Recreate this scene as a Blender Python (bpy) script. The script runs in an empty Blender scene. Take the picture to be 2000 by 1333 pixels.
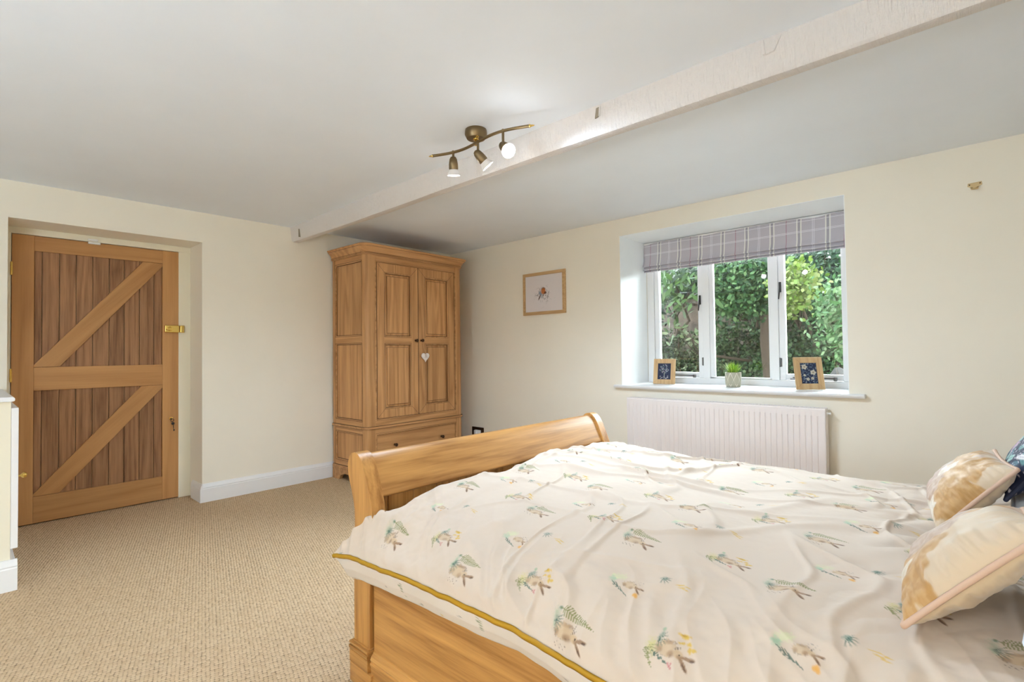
import bpy, bmesh, math, random
import numpy as np
from mathutils import Vector, Matrix, Quaternion

random.seed(7)
rng = np.random.default_rng(7)
scene = bpy.context.scene
COL = scene.collection
R = math.radians

# ------------------------------------------------------------------ camera
def make_camera():
    f, yaw, pitch, roll = 998.62, .7473, .0207, -.0125
    d = Vector((-math.sin(yaw)*math.cos(pitch), math.cos(yaw)*math.cos(pitch), math.sin(pitch)))
    r = Vector((math.cos(yaw), math.sin(yaw), 0)); u = r.cross(d)
    c, s = math.cos(roll), math.sin(roll)
    r2 = c*r + s*u; u2 = -s*r + c*u
    cam = bpy.data.cameras.new('camera'); ob = bpy.data.objects.new('camera', cam); COL.objects.link(ob)
    cam.sensor_width = 36; cam.lens = f/2000*36; cam.clip_start = .05
    ob.matrix_world = Matrix(((r2.x, u2.x, -d.x, 4.5259), (r2.y, u2.y, -d.y, -3.8552), (r2.z, u2.z, -d.z, 1.15), (0, 0, 0, 1)))
    scene.camera = ob
make_camera()

# ------------------------------------------------------------------ sky, exposure
world = bpy.data.worlds.new('sky'); scene.world = world; world.use_nodes = True
wn = world.node_tree.nodes; wl = world.node_tree.links
bg = wn['Background']
tc = wn.new('ShaderNodeTexCoord'); sx = wn.new('ShaderNodeSeparateXYZ'); rp = wn.new('ShaderNodeValToRGB')
wl.new(tc.outputs['Generated'], sx.inputs[0]); wl.new(sx.outputs['Z'], rp.inputs[0])
rp.color_ramp.elements[0].position = 0; rp.color_ramp.elements[0].color = (.80, .88, .92, 1)
rp.color_ramp.elements[1].position = .8; rp.color_ramp.elements[1].color = (.78, .90, 1, 1)
wl.new(rp.outputs[0], bg.inputs[0]); bg.inputs[1].default_value = 34.0
vs = scene.view_settings
vs.view_transform = 'Standard'; vs.look = 'None'; vs.gamma = 1; vs.use_curve_mapping = False
vs.exposure = 0.94
scene.cycles.diffuse_bounces = 6
scene.cycles.transparent_max_bounces = 12
scene.cycles.sample_clamp_indirect = 6

# light strengths (watts)
W_SPOT_POINT = .7
W_SPOT = 10.0
W_SPILL = 13.0
W_FILL = 235.0
FILL_COL = (.50, .735, 1)

def portal():
    l = bpy.data.lights.new('window_portal', 'AREA'); l.shape = 'RECTANGLE'; l.size = 1.6; l.size_y = 1.25
    l.cycles.is_portal = True
    o = bpy.data.objects.new('window_portal', l); COL.objects.link(o)
    o.location = (3.05, .60, 1.49); o.rotation_euler = (R(-90), 0, 0)
portal()

# ------------------------------------------------------------------ material helpers
def lin(c):
    return tuple((x/12.92 if x <= .04045 else ((x+.055)/1.055)**2.4) for x in [v/255 for v in c])

class NT:
    def __init__(s, name):
        s.m = bpy.data.materials.new(name); s.m.use_nodes = True
        s.n = s.m.node_tree.nodes; s.l = s.m.node_tree.links
        s.b = s.n['Principled BSDF']; s.out = s.n['Material Output']
    def new(s, t, **kw):
        nd = s.n.new(t)
        for k, v in kw.items(): setattr(nd, k, v)
        return nd
    def link(s, a, b): s.l.new(a, b)
    def val(s, sock, v):
        if hasattr(v, 'is_linked') or isinstance(v, bpy.types.NodeSocket): s.l.new(v, sock)
        else: sock.default_value = v
    def math(s, op, a, b=None, c=None, clamp=False):
        nd = s.n.new('ShaderNodeMath'); nd.operation = op; nd.use_clamp = clamp
        for i, v in enumerate((a, b, c)):
            if v is not None: s.val(nd.inputs[i], v)
        return nd.outputs[0]
    def mix(s, fac, a, b):
        nd = s.n.new('ShaderNodeMix'); nd.data_type = 'RGBA'
        s.val(nd.inputs[0], fac)
        for sock, v in ((nd.inputs[6], a), (nd.inputs[7], b)):
            if isinstance(v, tuple): sock.default_value = (*v[:3], 1)
            else: s.l.new(v, sock)
        return nd.outputs[2]
    def coord(s, kind='Object', scale=(1, 1, 1), rot=(0, 0, 0)):
        t = s.n.new('ShaderNodeTexCoord'); mp = s.n.new('ShaderNodeMapping')
        mp.inputs['Scale'].default_value = scale; mp.inputs['Rotation'].default_value = rot
        s.l.new(t.outputs[kind], mp.inputs[0]); return mp.outputs[0]
    def noise(s, vec, scale, detail=3, rough=.55, dist=0):
        nd = s.n.new('ShaderNodeTexNoise'); nd.inputs['Scale'].default_value = scale
        nd.inputs['Detail'].default_value = detail; nd.inputs['Roughness'].default_value = rough
        nd.inputs['Distortion'].default_value = dist
        s.l.new(vec, nd.inputs['Vector']); return nd.outputs[0]
    def ramp(s, fac, stops):
        nd = s.n.new('ShaderNodeValToRGB'); e = nd.color_ramp.elements
        while len(e) < len(stops): e.new(.5)
        for i, (p, c) in enumerate(stops): e[i].position = p; e[i].color = (*c, 1)
        s.l.new(fac, nd.inputs[0]); return nd.outputs[0]
    def bump(s, h, strength, dist):
        nd = s.n.new('ShaderNodeBump'); nd.inputs['Strength'].default_value = strength
        nd.inputs['Distance'].default_value = dist
        s.l.new(h, nd.inputs['Height']); s.l.new(nd.outputs[0], s.b.inputs['Normal'])
    def set(s, color=None, rough=None, metal=None, spec=None):
        if color is not None: s.val(s.b.inputs['Base Color'], (*color, 1) if isinstance(color, tuple) else color)
        if rough is not None: s.val(s.b.inputs['Roughness'], rough)
        if metal is not None: s.b.inputs['Metallic'].default_value = metal
        if spec is not None: s.b.inputs['Specular IOR Level'].default_value = spec
        return s.m

def paint(name, rgb, rough=.7, bump=.15, bscale=60, spec=.3, var=.03):
    t = NT(name); c = lin(rgb); v = t.coord()
    n1 = t.noise(v, 3.0, 4)
    col = t.mix(n1, tuple(x*(1-var) for x in c), tuple(min(1, x*(1+var)) for x in c))
    t.set(col, rough, spec=spec)
    if bump: t.bump(t.noise(v, bscale, 4), bump, .002)
    return t.m

def wood(name, axis, light, dark, scale=1.0, rough=.45, contrast=1.0, pores=.35):
    """oak-like: long stretched rings plus fine pores along `axis`"""
    t = NT(name)
    st = [14, 14, 14]; st['xyz'.index(axis)] = .9
    v = t.coord('Object', tuple(x*scale for x in st))
    oi = t.new('ShaderNodeObjectInfo')
    off = t.new('ShaderNodeVectorMath', operation='ADD'); t.link(v, off.inputs[0])
    cmb = t.new('ShaderNodeCombineXYZ'); r_ = t.math('MULTIPLY', oi.outputs['Random'], 37.0)
    for i in range(3): t.link(r_, cmb.inputs[i])
    t.link(cmb.outputs[0], off.inputs[1]); v = off.outputs[0]
    n1 = t.noise(v, 1.1, 5, .6, .35)
    rings = t.math('FRACT', t.math('MULTIPLY', t.noise(v, .35, 2, .5, .2), 9.0))
    rings = t.math('ABSOLUTE', t.math('SUBTRACT', rings, .5))
    sp = [110, 110, 110]; sp['xyz'.index(axis)] = 5
    v2 = t.coord('Object', tuple(x*scale for x in sp))
    n2 = t.noise(v2, 1.0, 3, .6)
    f = t.math('ADD', t.math('MULTIPLY', n1, .55), t.math('MULTIPLY', rings, .55))
    f = t.math('ADD', f, t.math('MULTIPLY', t.math('SUBTRACT', n2, .5), pores))
    L, D = lin(light), lin(dark)
    mid = tuple((a*.6+b*.4) for a, b in zip(L, D))
    h = .18/contrast
    col = t.ramp(f, [(max(0, .42-h*1.3), D), (.44, mid), (min(1, .5+h), L)])
    rv = t.math('ADD', t.math('MULTIPLY', oi.outputs['Random'], .16), .92)
    hs = t.new('ShaderNodeHueSaturation'); t.link(col, hs.inputs['Color']); t.link(rv, hs.inputs['Value'])
    t.set(hs.outputs[0], rough, spec=.35)
    t.bump(n2, .12, .001)
    return t.m

def metal(name, rgb, rough=.3, metalness=1.0):
    t = NT(name); return t.set(lin(rgb), rough, metalness)
def plain(name, rgb, rough=.5, spec=.4):
    t = NT(name); return t.set(lin(rgb), rough, 0, spec)
def emit(name, rgb, strength):
    t = NT(name); t.set(lin(rgb), .4); t.b.inputs['Emission Color'].default_value = (*lin(rgb), 1)
    t.b.inputs['Emission Strength'].default_value = strength; return t.m

def vcol_mat(name, rough=.85, sheen=.0, bump_scale=900, bump=.08):
    t = NT(name); a = t.new('ShaderNodeAttribute', attribute_name='print')
    t.set(a.outputs['Color'], rough, spec=.2); t.b.inputs['Sheen Weight'].default_value = sheen
    t.bump(t.noise(t.coord(), bump_scale, 2), bump, .0006); return t.m

M = {}
M['wall'] = paint('cream_wall_paint', (243, 236, 220), .75, .12, 45)
M['ceiling'] = paint('white_ceiling_paint', (236, 241, 248), .8, .12, 25)
M['beam'] = None
M['white'] = paint('white_gloss_paint', (236, 235, 234), .35, .04, 120, .45)
M['reveal'] = paint('white_reveal_paint', (246, 248, 248), .6, .06, 60)
M['creamtrim'] = paint('cream_trim_paint', (236, 228, 206), .5, .05, 90)
M['rad'] = paint('radiator_enamel', (240, 232, 228), .35, 0, 1, .45, .01)
OAK_L, OAK_D = (214, 165, 108), (150, 100, 54)
for ax in 'xyz':
    M['oak_'+ax] = wood('wardrobe_oak_'+ax, ax, (216, 164, 110), (166, 116, 68), 1.0, .42, .9)
    M['bed_'+ax] = wood('bed_oak_'+ax, ax, (206, 152, 86), (148, 98, 46), 1.0, .38, .9, .6)
    M['door_'+ax] = wood('door_oak_'+ax, ax, (200, 150, 96), (170, 120, 70), .8, .5, .8, .3)
    M['board_'+ax] = wood('door_board_'+ax, ax, (178, 132, 92), (122, 84, 56), 1.0, .6, .8, .7)
    M['frame_'+ax] = wood('pale_frame_wood_'+ax, ax, (208, 174, 128), (182, 144, 98), 2.0, .5)
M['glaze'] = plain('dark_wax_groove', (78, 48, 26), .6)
M['brass'] = metal('polished_brass', (226, 190, 104), .22)
M['antique'] = metal('antique_brass', (136, 116, 86), .42)
M['palebrass'] = metal('pale_brass', (206, 182, 140), .5)
M['bronze'] = metal('dark_bronze', (88, 66, 50), .35)
M['steel'] = metal('dull_steel', (120, 118, 116), .35)
M['dark'] = plain('dark_metal', (48, 44, 42), .4)
M['black'] = plain('black_gap', (20, 16, 12), .9)
M['whiteplastic'] = plain('white_plastic', (238, 236, 232), .4)
M['bulb'] = emit('lit_bulb', (255, 246, 230), 22)
M['bulbdim'] = emit('lit_bulb_face', (255, 246, 232), 9)
M['frost'] = plain('frosted_glass_shade', (232, 226, 222), .35)
M['shade'] = plain('white_lamp_bowl', (238, 234, 226), .5)

def m_beam():
    t = NT('painted_rough_beam'); v = t.coord('Object', (1, 1, 1))
    saw = t.noise(t.coord('Object', (140, 8, 10), (0, R(22), 0)), 1.0, 3, .6)
    n = t.noise(v, 30, 5, .6)
    c = lin((228, 222, 218)); t.set(t.mix(n, tuple(x*.97 for x in c), tuple(min(1, x*1.02) for x in c)), .6)
    t.bump(t.math('ADD', t.math('MULTIPLY', saw, 1.0), n), .8, .008); return t.m
M['beam'] = m_beam()

def m_carpet():
    t = NT('beige_loop_carpet'); v = t.coord('Object', (1, 1, 1), (0, 0, R(16)))
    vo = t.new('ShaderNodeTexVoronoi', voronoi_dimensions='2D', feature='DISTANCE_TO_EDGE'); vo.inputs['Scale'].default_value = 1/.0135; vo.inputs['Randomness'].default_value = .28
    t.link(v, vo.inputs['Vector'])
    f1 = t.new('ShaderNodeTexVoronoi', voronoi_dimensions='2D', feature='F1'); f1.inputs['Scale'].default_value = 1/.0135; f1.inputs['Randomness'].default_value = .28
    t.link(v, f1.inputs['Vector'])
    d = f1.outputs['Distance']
    big = t.noise(v, 2.2, 3); sm = t.noise(v, 420, 3)
    loop = t.mix(sm, lin((196, 168, 134)), lin((238, 213, 178)))
    sep = t.new('ShaderNodeSeparateColor'); t.link(f1.outputs['Color'], sep.inputs[0])
    loop = t.mix(t.math('MULTIPLY', sep.outputs[0], .45), loop, lin((184, 152, 116)))
    loop = t.mix(t.math('MULTIPLY', big, .25), loop, lin((202, 170, 132)))
    loop_shade = t.math('MULTIPLY', t.math('SUBTRACT', d, .44), 3.6, clamp=True)  # shade in the gaps between loops, put into the colour
    col = t.mix(t.math('MULTIPLY', loop_shade, .9), loop, lin((112, 92, 70)))
    t.set(col, .95, spec=.1)
    h = t.math('ADD', t.math('MULTIPLY', d, -1.3), t.math('MULTIPLY', sm, .3))
    t.bump(h, .8, .007); return t.m
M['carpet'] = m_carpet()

def m_glass():
    t = NT('window_glass'); t.n.remove(t.b)
    tr = t.new('ShaderNodeBsdfTransparent'); gl = t.new('ShaderNodeBsdfGlossy'); gl.inputs['Roughness'].default_value = .0
    tr.inputs[0].default_value = (.97, .985, .975, 1)
    fr = t.new('ShaderNodeFresnel'); fr.inputs[0].default_value = 1.5
    mx = t.new('ShaderNodeMixShader'); t.link(fr.outputs[0], mx.inputs[0]); t.link(tr.outputs[0], mx.inputs[1]); t.link(gl.outputs[0], mx.inputs[2])
    t.link(mx.outputs[0], t.out.inputs[0]); return t.m
M['glass'] = m_glass()

def m_plaid():
    t = NT('lilac_grey_plaid'); v = t.coord('Object'); s = t.new('ShaderNodeSeparateXYZ'); t.link(v, s.inputs[0])
    x, z = s.outputs['X'], s.outputs['Z']
    P = .375; x0 = 2.302
    def band(co, per, off, c, w):
        f = t.math('FRACT', t.math('DIVIDE', t.math('SUBTRACT', co, off-per*10), per))
        return t.math('LESS_THAN', t.math('ABSOLUTE', t.math('SUBTRACT', f, c)), w/per/2)
    fine = t.noise(t.coord('Object', (900, 40, 900)), 1.0, 2)
    col = t.mix(fine, lin((176, 171, 178)), lin((206, 200, 206)))
    cream = lin((240, 238, 230)); red = lin((160, 100, 120)); lil = lin((240, 238, 242))
    dk = lin((170, 165, 172))
    for c in (.25, .75):
        col = t.mix(band(x, P, x0, c, .030), col, dk)
        for d in (-.035, .035): col = t.mix(t.math('MULTIPLY', band(x, P, x0, c+d, .009), .85), col, cream)
    for d in (-.014, .014): col = t.mix(t.math('MULTIPLY', band(x, P, x0, .5+d, .003), .8), col, lil)
    col = t.mix(t.math('MULTIPLY', band(x, P, x0, .02, .005), .7), col, red)
    for z_ in (2.021, 2.012, 2.094): col = t.mix(t.math('MULTIPLY', t.math('LESS_THAN', t.math('ABSOLUTE', t.math('SUBTRACT', z, z_)), .0016), .8), col, lil)
    t.set(col, .9, spec=.1); t.bump(fine, .1, .001); return t.m
M['plaid'] = m_plaid()

# ------------------------------------------------------------------ mesh helpers
ORG = {}          # world position of each object's origin (rotation applied afterwards)
LOCAL = set()

class MB:
    def __init__(s): s.bm = bmesh.new()
    def _bev(s, vs, bev, seg):
        if bev:
            es = {e for v in vs for e in v.link_edges}
            bmesh.ops.bevel(s.bm, geom=list(es), offset=bev, segments=seg, affect='EDGES', profile=.5)
    def box(s, x0, x1, y0, y1, z0, z1, bev=0, seg=2):
        vs = [s.bm.verts.new((x, y, z)) for x in (x0, x1) for y in (y0, y1) for z in (z0, z1)]
        for f in ((0, 1, 3, 2), (4, 6, 7, 5), (0, 4, 5, 1), (2, 3, 7, 6), (0, 2, 6, 4), (1, 5, 7, 3)):
            s.bm.faces.new([vs[i] for i in f])
        s._bev(vs, bev, seg); return s
    def prism(s, pts, axis, a, b, bev=0, seg=2):
        """extrude 2-D polygon along axis; pts in the remaining two axes in xyz order"""
        def P(p, t):
            q = list(p); q.insert('xyz'.index(axis), t); return q
        A = [s.bm.verts.new(P(p, a)) for p in pts]; B = [s.bm.verts.new(P(p, b)) for p in pts]
        n = len(pts)
        s.bm.faces.new(A); s.bm.faces.new(B[::-1])
        for i in range(n): s.bm.faces.new((A[i], B[i], B[(i+1) % n], A[(i+1) % n]))
        s._bev(A+B, bev, seg); return s
    def tube(s, pts, r, n=10, cap=True, taper=None):
        pts = [Vector(p) for p in pts]; rings = []
        up = Vector((0, 0, 1))
        for i, p in enumerate(pts):
            d = (pts[min(i+1, len(pts)-1)] - pts[max(i-1, 0)]).normalized()
            a = d.cross(up)
            if a.length < .05: a = d.cross(Vector((1, 0, 0)))
            a.normalize(); b = a.cross(d)
            rr = float(r if taper is None else r*taper[i])
            rings.append([s.bm.verts.new(p + rr*(math.cos(2*math.pi*k/n)*a + math.sin(2*math.pi*k/n)*b)) for k in range(n)])
        for A, B in zip(rings, rings[1:]):
            for k in range(n): s.bm.faces.new((A[k], A[(k+1) % n], B[(k+1) % n], B[k]))
        if cap: s.bm.faces.new(rings[0][::-1]); s.bm.faces.new(rings[-1])
        return s
    def lathe(s, prof, n=24, origin=(0, 0, 0), axis=(0, 0, 1), cap=True):
        """prof: list of (r, h) along axis"""
        q = Vector((0, 0, 1)).rotation_difference(Vector(axis).normalized()); o = Vector(origin); rings = []
        for r, h in prof:
            rings.append([s.bm.verts.new(o + q @ Vector((r*math.cos(2*math.pi*k/n), r*math.sin(2*math.pi*k/n), h))) for k in range(n)])
        for A, B in zip(rings, rings[1:]):
            for k in range(n): s.bm.faces.new((A[k], A[(k+1) % n], B[(k+1) % n], B[k]))
        if cap: s.bm.faces.new(rings[0][::-1]); s.bm.faces.new(rings[-1])
        return s
    def frame(s, outer, inner, axis, a, b, bev=0):
        """picture-frame ring: outer / inner = (u0,u1,v0,v1) mitred bars"""
        u0, u1, v0, v1 = outer; p0, p1, q0, q1 = inner
        for quad in (((u0, v0), (u1, v0), (p1, q0), (p0, q0)), ((u1, v0), (u1, v1), (p1, q1), (p1, q0)),
                     ((u1, v1), (u0, v1), (p0, q1), (p1, q1)), ((u0, v1), (u0, v0), (p0, q0), (p0, q1))):
            s.prism(quad, axis, a, b, bev, 1)
        return s
    def build(s, name, mat, parent=None, smooth=False, local=False, auto=None):
        bmesh.ops.recalc_face_normals(s.bm, faces=s.bm.faces)
        me = bpy.data.meshes.new(name); s.bm.to_mesh(me); s.bm.free()
        return link(name, me, mat, parent, smooth, local, auto)

def link(name, me, mat, parent=None, smooth=False, local=False, auto=None):
    o = bpy.data.objects.new(name, me); COL.objects.link(o)
    for m in (mat if isinstance(mat, (list, tuple)) else [mat]): me.materials.append(m)
    if smooth: me.polygons.foreach_set('use_smooth', [True]*len(me.polygons))
    if auto:
        me.polygons.foreach_set('use_smooth', [True]*len(me.polygons))
        me.set_sharp_from_angle(angle=R(auto))
    if parent:
        o.parent = parent; base = ORG.get(parent, Vector())
        if not local: me.transform(Matrix.Translation(-base))
        ORG[o] = base
    else:
        n = len(me.vertices); co = np.empty(n*3); me.vertices.foreach_get('co', co); co = co.reshape(-1, 3)
        base = Vector(((co[:, 0].min()+co[:, 0].max())/2, (co[:, 1].min()+co[:, 1].max())/2, co[:, 2].min()))
        ORG[o] = base
        if o.name.split('.')[0] in KEEP: ORG[o] = Vector()
        else:
            me.transform(Matrix.Translation(-base)); o.location = base
    return o
KEEP = {'floor', 'ceiling', 'trim_1', 'wall_left', 'wall_back', 'wall_right', 'wall_front', 'window_blind', 'duvet'}

def tag(o, label=None, cat=None, group=None, kind=None):
    if label: o['label'] = label
    if cat: o['category'] = cat
    if group: o['group'] = group
    if kind: o['kind'] = kind
    return o
def thing(name, loc, label, cat, group=None, kind=None):
    o = bpy.data.objects.new(name, None); COL.objects.link(o); o.location = loc; o.empty_display_size = .05
    ORG[o] = Vector(loc); return tag(o, label, cat, group, kind)
def struct(o, label=None, cat=None): return tag(o, label, cat, None, 'structure')

# ------------------------------------------------------------------ the room
H = 2.2814
XR, YF = 5.25, -5.6
WX0, WX1, WZ0, WZ1 = 2.235, 3.876, .855, 2.129
DY0, DY1, DZ = -3.655, -2.561, 2.044

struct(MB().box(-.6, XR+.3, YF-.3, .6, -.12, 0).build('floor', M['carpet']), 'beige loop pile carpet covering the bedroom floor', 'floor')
struct(MB().box(-.6, XR+.3, YF-.3, .6, H, H+.2).build('ceiling', M['ceiling']), 'white plastered ceiling of the bedroom', 'ceiling')
b = MB(); b.box(-.6, 0, DY1, .6, 0, H); b.box(-.6, 0, YF-.3, DY0, 0, H); b.box(-.6, 0, DY0, DY1, DZ, H); b.box(-.6, -.45, DY0, DY1, 0, DZ)
struct(b.build('wall_left', M['wall']), 'cream wall with the recessed oak door', 'wall')
e = .004
b = MB(); b.box(0, WX0-e, 0, .6, 0, H); b.box(WX1+e, XR+.3, 0, .6, 0, H); b.box(WX0-e, WX1+e, 0, .6, 0, WZ0-.026); b.box(WX0-e, WX1+e, 0, .6, WZ1+e, H)
struct(b.build('wall_back', M['wall']), 'cream wall with the window and radiator', 'wall')
struct(MB().box(XR, XR+.3, YF, 0, 0, H).build('wall_right', M['wall']), 'cream wall behind the head of the bed', 'wall')
struct(MB().box(0, XR+.3, YF-.3, YF, 0, H).build('wall_front', M['wall']), 'cream wall behind the camera', 'wall')
b = MB(); b.box(WX0-e, WX0, .0, .46, WZ0, WZ1+e); b.box(WX1, WX1+e, .0, .46, WZ0, WZ1+e); b.box(WX0, WX1, .0, .46, WZ1, WZ1+e)
struct(b.build('trim_2', M['reveal']), 'white painted reveal around the deep window opening', 'trim')

# beam
def beam():
    b = MB(); n = 70; x0, x1 = 0.0, XR
    rows = []
    for i in range(n+1):
        t = i/n; x = x0+(x1-x0)*t
        w = .004*math.sin(x*3.1)+.003*math.sin(x*7.7+1); w2 = .004*math.sin(x*2.3+2)
        sec = [(-1.868+w, H+.02), (-1.862+w, H-.03), (-1.850+w*.7, 2.16+w2), (-1.842+w*.7, 2.151+w2), (-1.79-w*.6, 2.150+w2*.8), (-1.781-w*.6, 2.156+w2*.8), (-1.778, H+.02)]
        rows.append([b.bm.verts.new((x, y, z)) for y, z in sec])
    for A, B in zip(rows, rows[1:]):
        for k in range(len(A)-1): b.bm.faces.new((A[k], A[k+1], B[k+1], B[k]))
    b.bm.faces.new(rows[0]); b.bm.faces.new(rows[-1][::-1])
    o = struct(b.build('trim_1', M['beam'], auto=35), 'white painted old timber beam running under the ceiling', 'beam')
    # filled notches: one dark open slot and one plastered slot, and the groove near the wall
    MB().prism([(3.222, 2.225), (3.240, 2.228), (3.246, 2.272), (3.230, 2.270)], 'y', -1.8655, -1.84).build('notch', plain('bare_timber', (150, 138, 120), .9), o)
    MB().prism([(3.243, 2.228), (3.249, 2.230), (3.254, 2.274), (3.247, 2.272)], 'y', -1.868, -1.84, .001).build('notch_edge', M['beam'], o)
    MB().prism([(3.962, 2.222), (3.990, 2.226), (4.016, 2.274), (3.955, 2.274)], 'y', -1.868, -1.84, .001).build('notch', M['beam'], o)
    MB().prism([(3.952, 2.222), (3.962, 2.222), (3.957, 2.274), (3.946, 2.274)], 'y', -1.874, -1.84, .001).build('notch_edge', M['beam'], o)
    MB().box(.169, .1722, -1.8655, -1.84, 2.170, 2.240).build('groove', plain('groove_gap', (150, 142, 126), .9), o)
beam()

# skirting boards
def skirt_profile(d=.021, h=.142):
    return [(0, 0), (d, 0), (d, h*.72), (d-.004, h*.76), (d-.002, h*.80), (d-.007, h*.88), (d-.012, h*.96), (d-.014, h), (0, h)]
b = MB(); b.prism(skirt_profile(), 'y', DY1-.002, 0)
b.prism([(DY1-y+.0, z) for y, z in skirt_profile(.019)][::-1], 'x', -.232, .021) if False else None
# return of the skirting into the door recess
pr = skirt_profile(.019, .142)
b.prism([(DY1-d, z) for d, z in pr], 'x', -.225, .0195)
struct(b.build('baseboard_left', M['white']), 'white moulded skirting board beside the door', 'baseboard')
b = MB(); b.prism([(-d, z) for d, z in skirt_profile()], 'x', .02, XR)
struct(b.build('baseboard_back', M['white']), 'white skirting board under the window', 'baseboard')

# door frame
b = MB()
b.box(-.345, -.300, DY1-.085, DY1, 0, DZ, .003); b.box(-.345, -.300, DY0, -3.626, 0, DZ, .003)
b.box(-.345, -.298, DY0, DY1, 1.999, DZ, .003); b.box(-.40, -.345, DY0, DY1, 0, DZ)
struct(b.build('trim_3', M['creamtrim']), 'cream painted frame around the oak door', 'door frame')

# ------------------------------------------------------------------ oak door
def door():
    d = thing('door_1', (-.325, -3.133, 0), 'oak ledged and braced cottage door in the recess', 'door', None, 'structure')
    fx0, fx1 = -.345, -.304
    y0, y1 = -3.622, -2.644; z1 = 1.996; zb = .008
    YL, YR = -3.510, -2.756
    MB().box(fx0, fx1, y0, YL, zb, z1, .002).build('stile', M['door_z'], d)
    MB().box(fx0, fx1, YR, y1, zb, z1, .002).build('stile', M['door_z'], d)
    for (a, c, nm) in ((1.892, z1, 'rail'), (.920, 1.082, 'rail'), (zb, .190, 'rail')):
        MB().box(fx0, fx1-.0008, YL, YR, a, c, .002).build(nm, M['door_y'], d)
    def brace(p):
        v = Vector((0, p[3][0]-p[0][0], p[3][1]-p[0][1])); ang = math.atan2(v.z, v.y)
        c = Vector(((fx0+fx1)/2, sum(q[0] for q in p)/4, sum(q[1] for q in p)/4))
        bb = MB(); rp = []
        for q in p:
            w = Vector((0, q[0]-c.y, q[1]-c.z)); rp.append((w.y*math.cos(-ang)-w.z*math.sin(-ang), w.y*math.sin(-ang)+w.z*math.cos(-ang)))
        bb.prism(rp, 'x', -.012, .0185, .0015)
        o = bb.build('brace', M['door_y'], d, local=True); o.location = c-ORG[d]; o.rotation_euler = (ang, 0, 0)
    brace([(YL, 1.084), (-3.374, 1.084), (YR, 1.868), (YR, 1.890), (-2.884, 1.890), (YL, 1.098)])
    brace([(YL, .192), (-3.372, .192), (YR, .897), (YR, .918), (-2.894, .918), (YL, .206)])
    ys = [-3.510, -3.468, -3.376, -3.284, -3.19, -3.093, -3.0, -2.905, -2.81, -2.756]
    for a, c in zip(ys, ys[1:]):
        MB().box(-.338, -.322, a+.0012, c-.0012, .1, 1.93, .0035, 2).build('board_panel', M['board_z'], d)
    # hinges
    for zc in (1.757, 1.03, .25):
        hb = MB(); hb.tube([(-.298, -3.624, zc-.045), (-.298, -3.624, zc+.045)], .006, 10)
        hb.box(-.304, -.3005, -3.626, -3.617, zc-.043, zc+.043)
        for k in (-.018, .018): hb.tube([(-.298, -3.624, zc+k-.001), (-.298, -3.624, zc+k+.001)], .0068, 10)
        hb.build('hinge', M['brass'], d, auto=40)
    # brass rim lock
    lk = MB().box(-.304, -.278, -2.744, -2.645, 1.338, 1.396, .004).build('rim_lock', M['brass'], d)
    MB().lathe([(.019, 0), (.019, .004), (.012, .008), (.011, .010)], 24, (-.278, -2.712, 1.366), (1, 0, 0)).build('lock_dial', M['brass'], lk, auto=40)
    MB().prism([(-2.737, 1.361), (-2.70, 1.356), (-2.690, 1.367), (-2.70, 1.377), (-2.737, 1.372)], 'x', -.270, -.262, .002).build('thumb_turn', M['brass'], lk)
    MB().box(-.300, -.272, -2.640, -2.612, 1.338, 1.396, .004).build('lock_keep', M['brass'], d)
    k = MB().lathe([(.012, 0), (.012, .003), (.008, .004)], 20, (-.304, -2.697, .645), (1, 0, 0)).build('key_escutcheon', M['brass'], d, auto=40)
    MB().box(-.301, -.2985, -2.700, -2.694, .635, .651).build('keyhole', M['black'], k)
    return d
door()
def key():
    t = thing('door_key', (-.285, -2.694, .53), 'dark key hanging from the brass keyhole of the oak door', 'key')
    b = MB(); b.tube([(-.315, -2.697, .644), (-.285, -2.696, .642)], .0025, 8)
    b.tube([(-.284+.0*math.cos(a), -2.694+.011*math.cos(a), .633+.011*math.sin(a)) for a in np.linspace(0, 2*math.pi, 16)], .0025, 6, False)
    b.build('key_bow', M['dark'], t, auto=50)
    b = MB(); b.lathe([(.0095, -.002), (.0115, 0), (.0095, .002)], 16, (-.283, -2.689, .606), (1, 0, 0)); b.build('key_ring_fob', M['dark'], t, auto=50)
    b = MB(); b.tube([(-.284, -2.687, .598), (-.285, -2.685, .575), (-.286, -2.684, .545)], .0024, 8)
    b.box(-.2875, -.2845, -2.684, -2.676, .546, .558); b.build('hanging_key', M['dark'], t, auto=50)
key()
def catch():
    t = thing('door_contact', (-.29, -3.187, 1.99), 'small white contact catch at the top edge of the oak door', 'door contact')
    MB().box(-.298, -.286, -3.224, -3.165, 2.004, 2.020, .003).build('frame_block', M['whiteplastic'], t)
    MB().box(-.304, -.288, -3.222, -3.150, 1.982, 1.998, .003).build('door_block', M['whiteplastic'], t)
catch()

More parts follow.
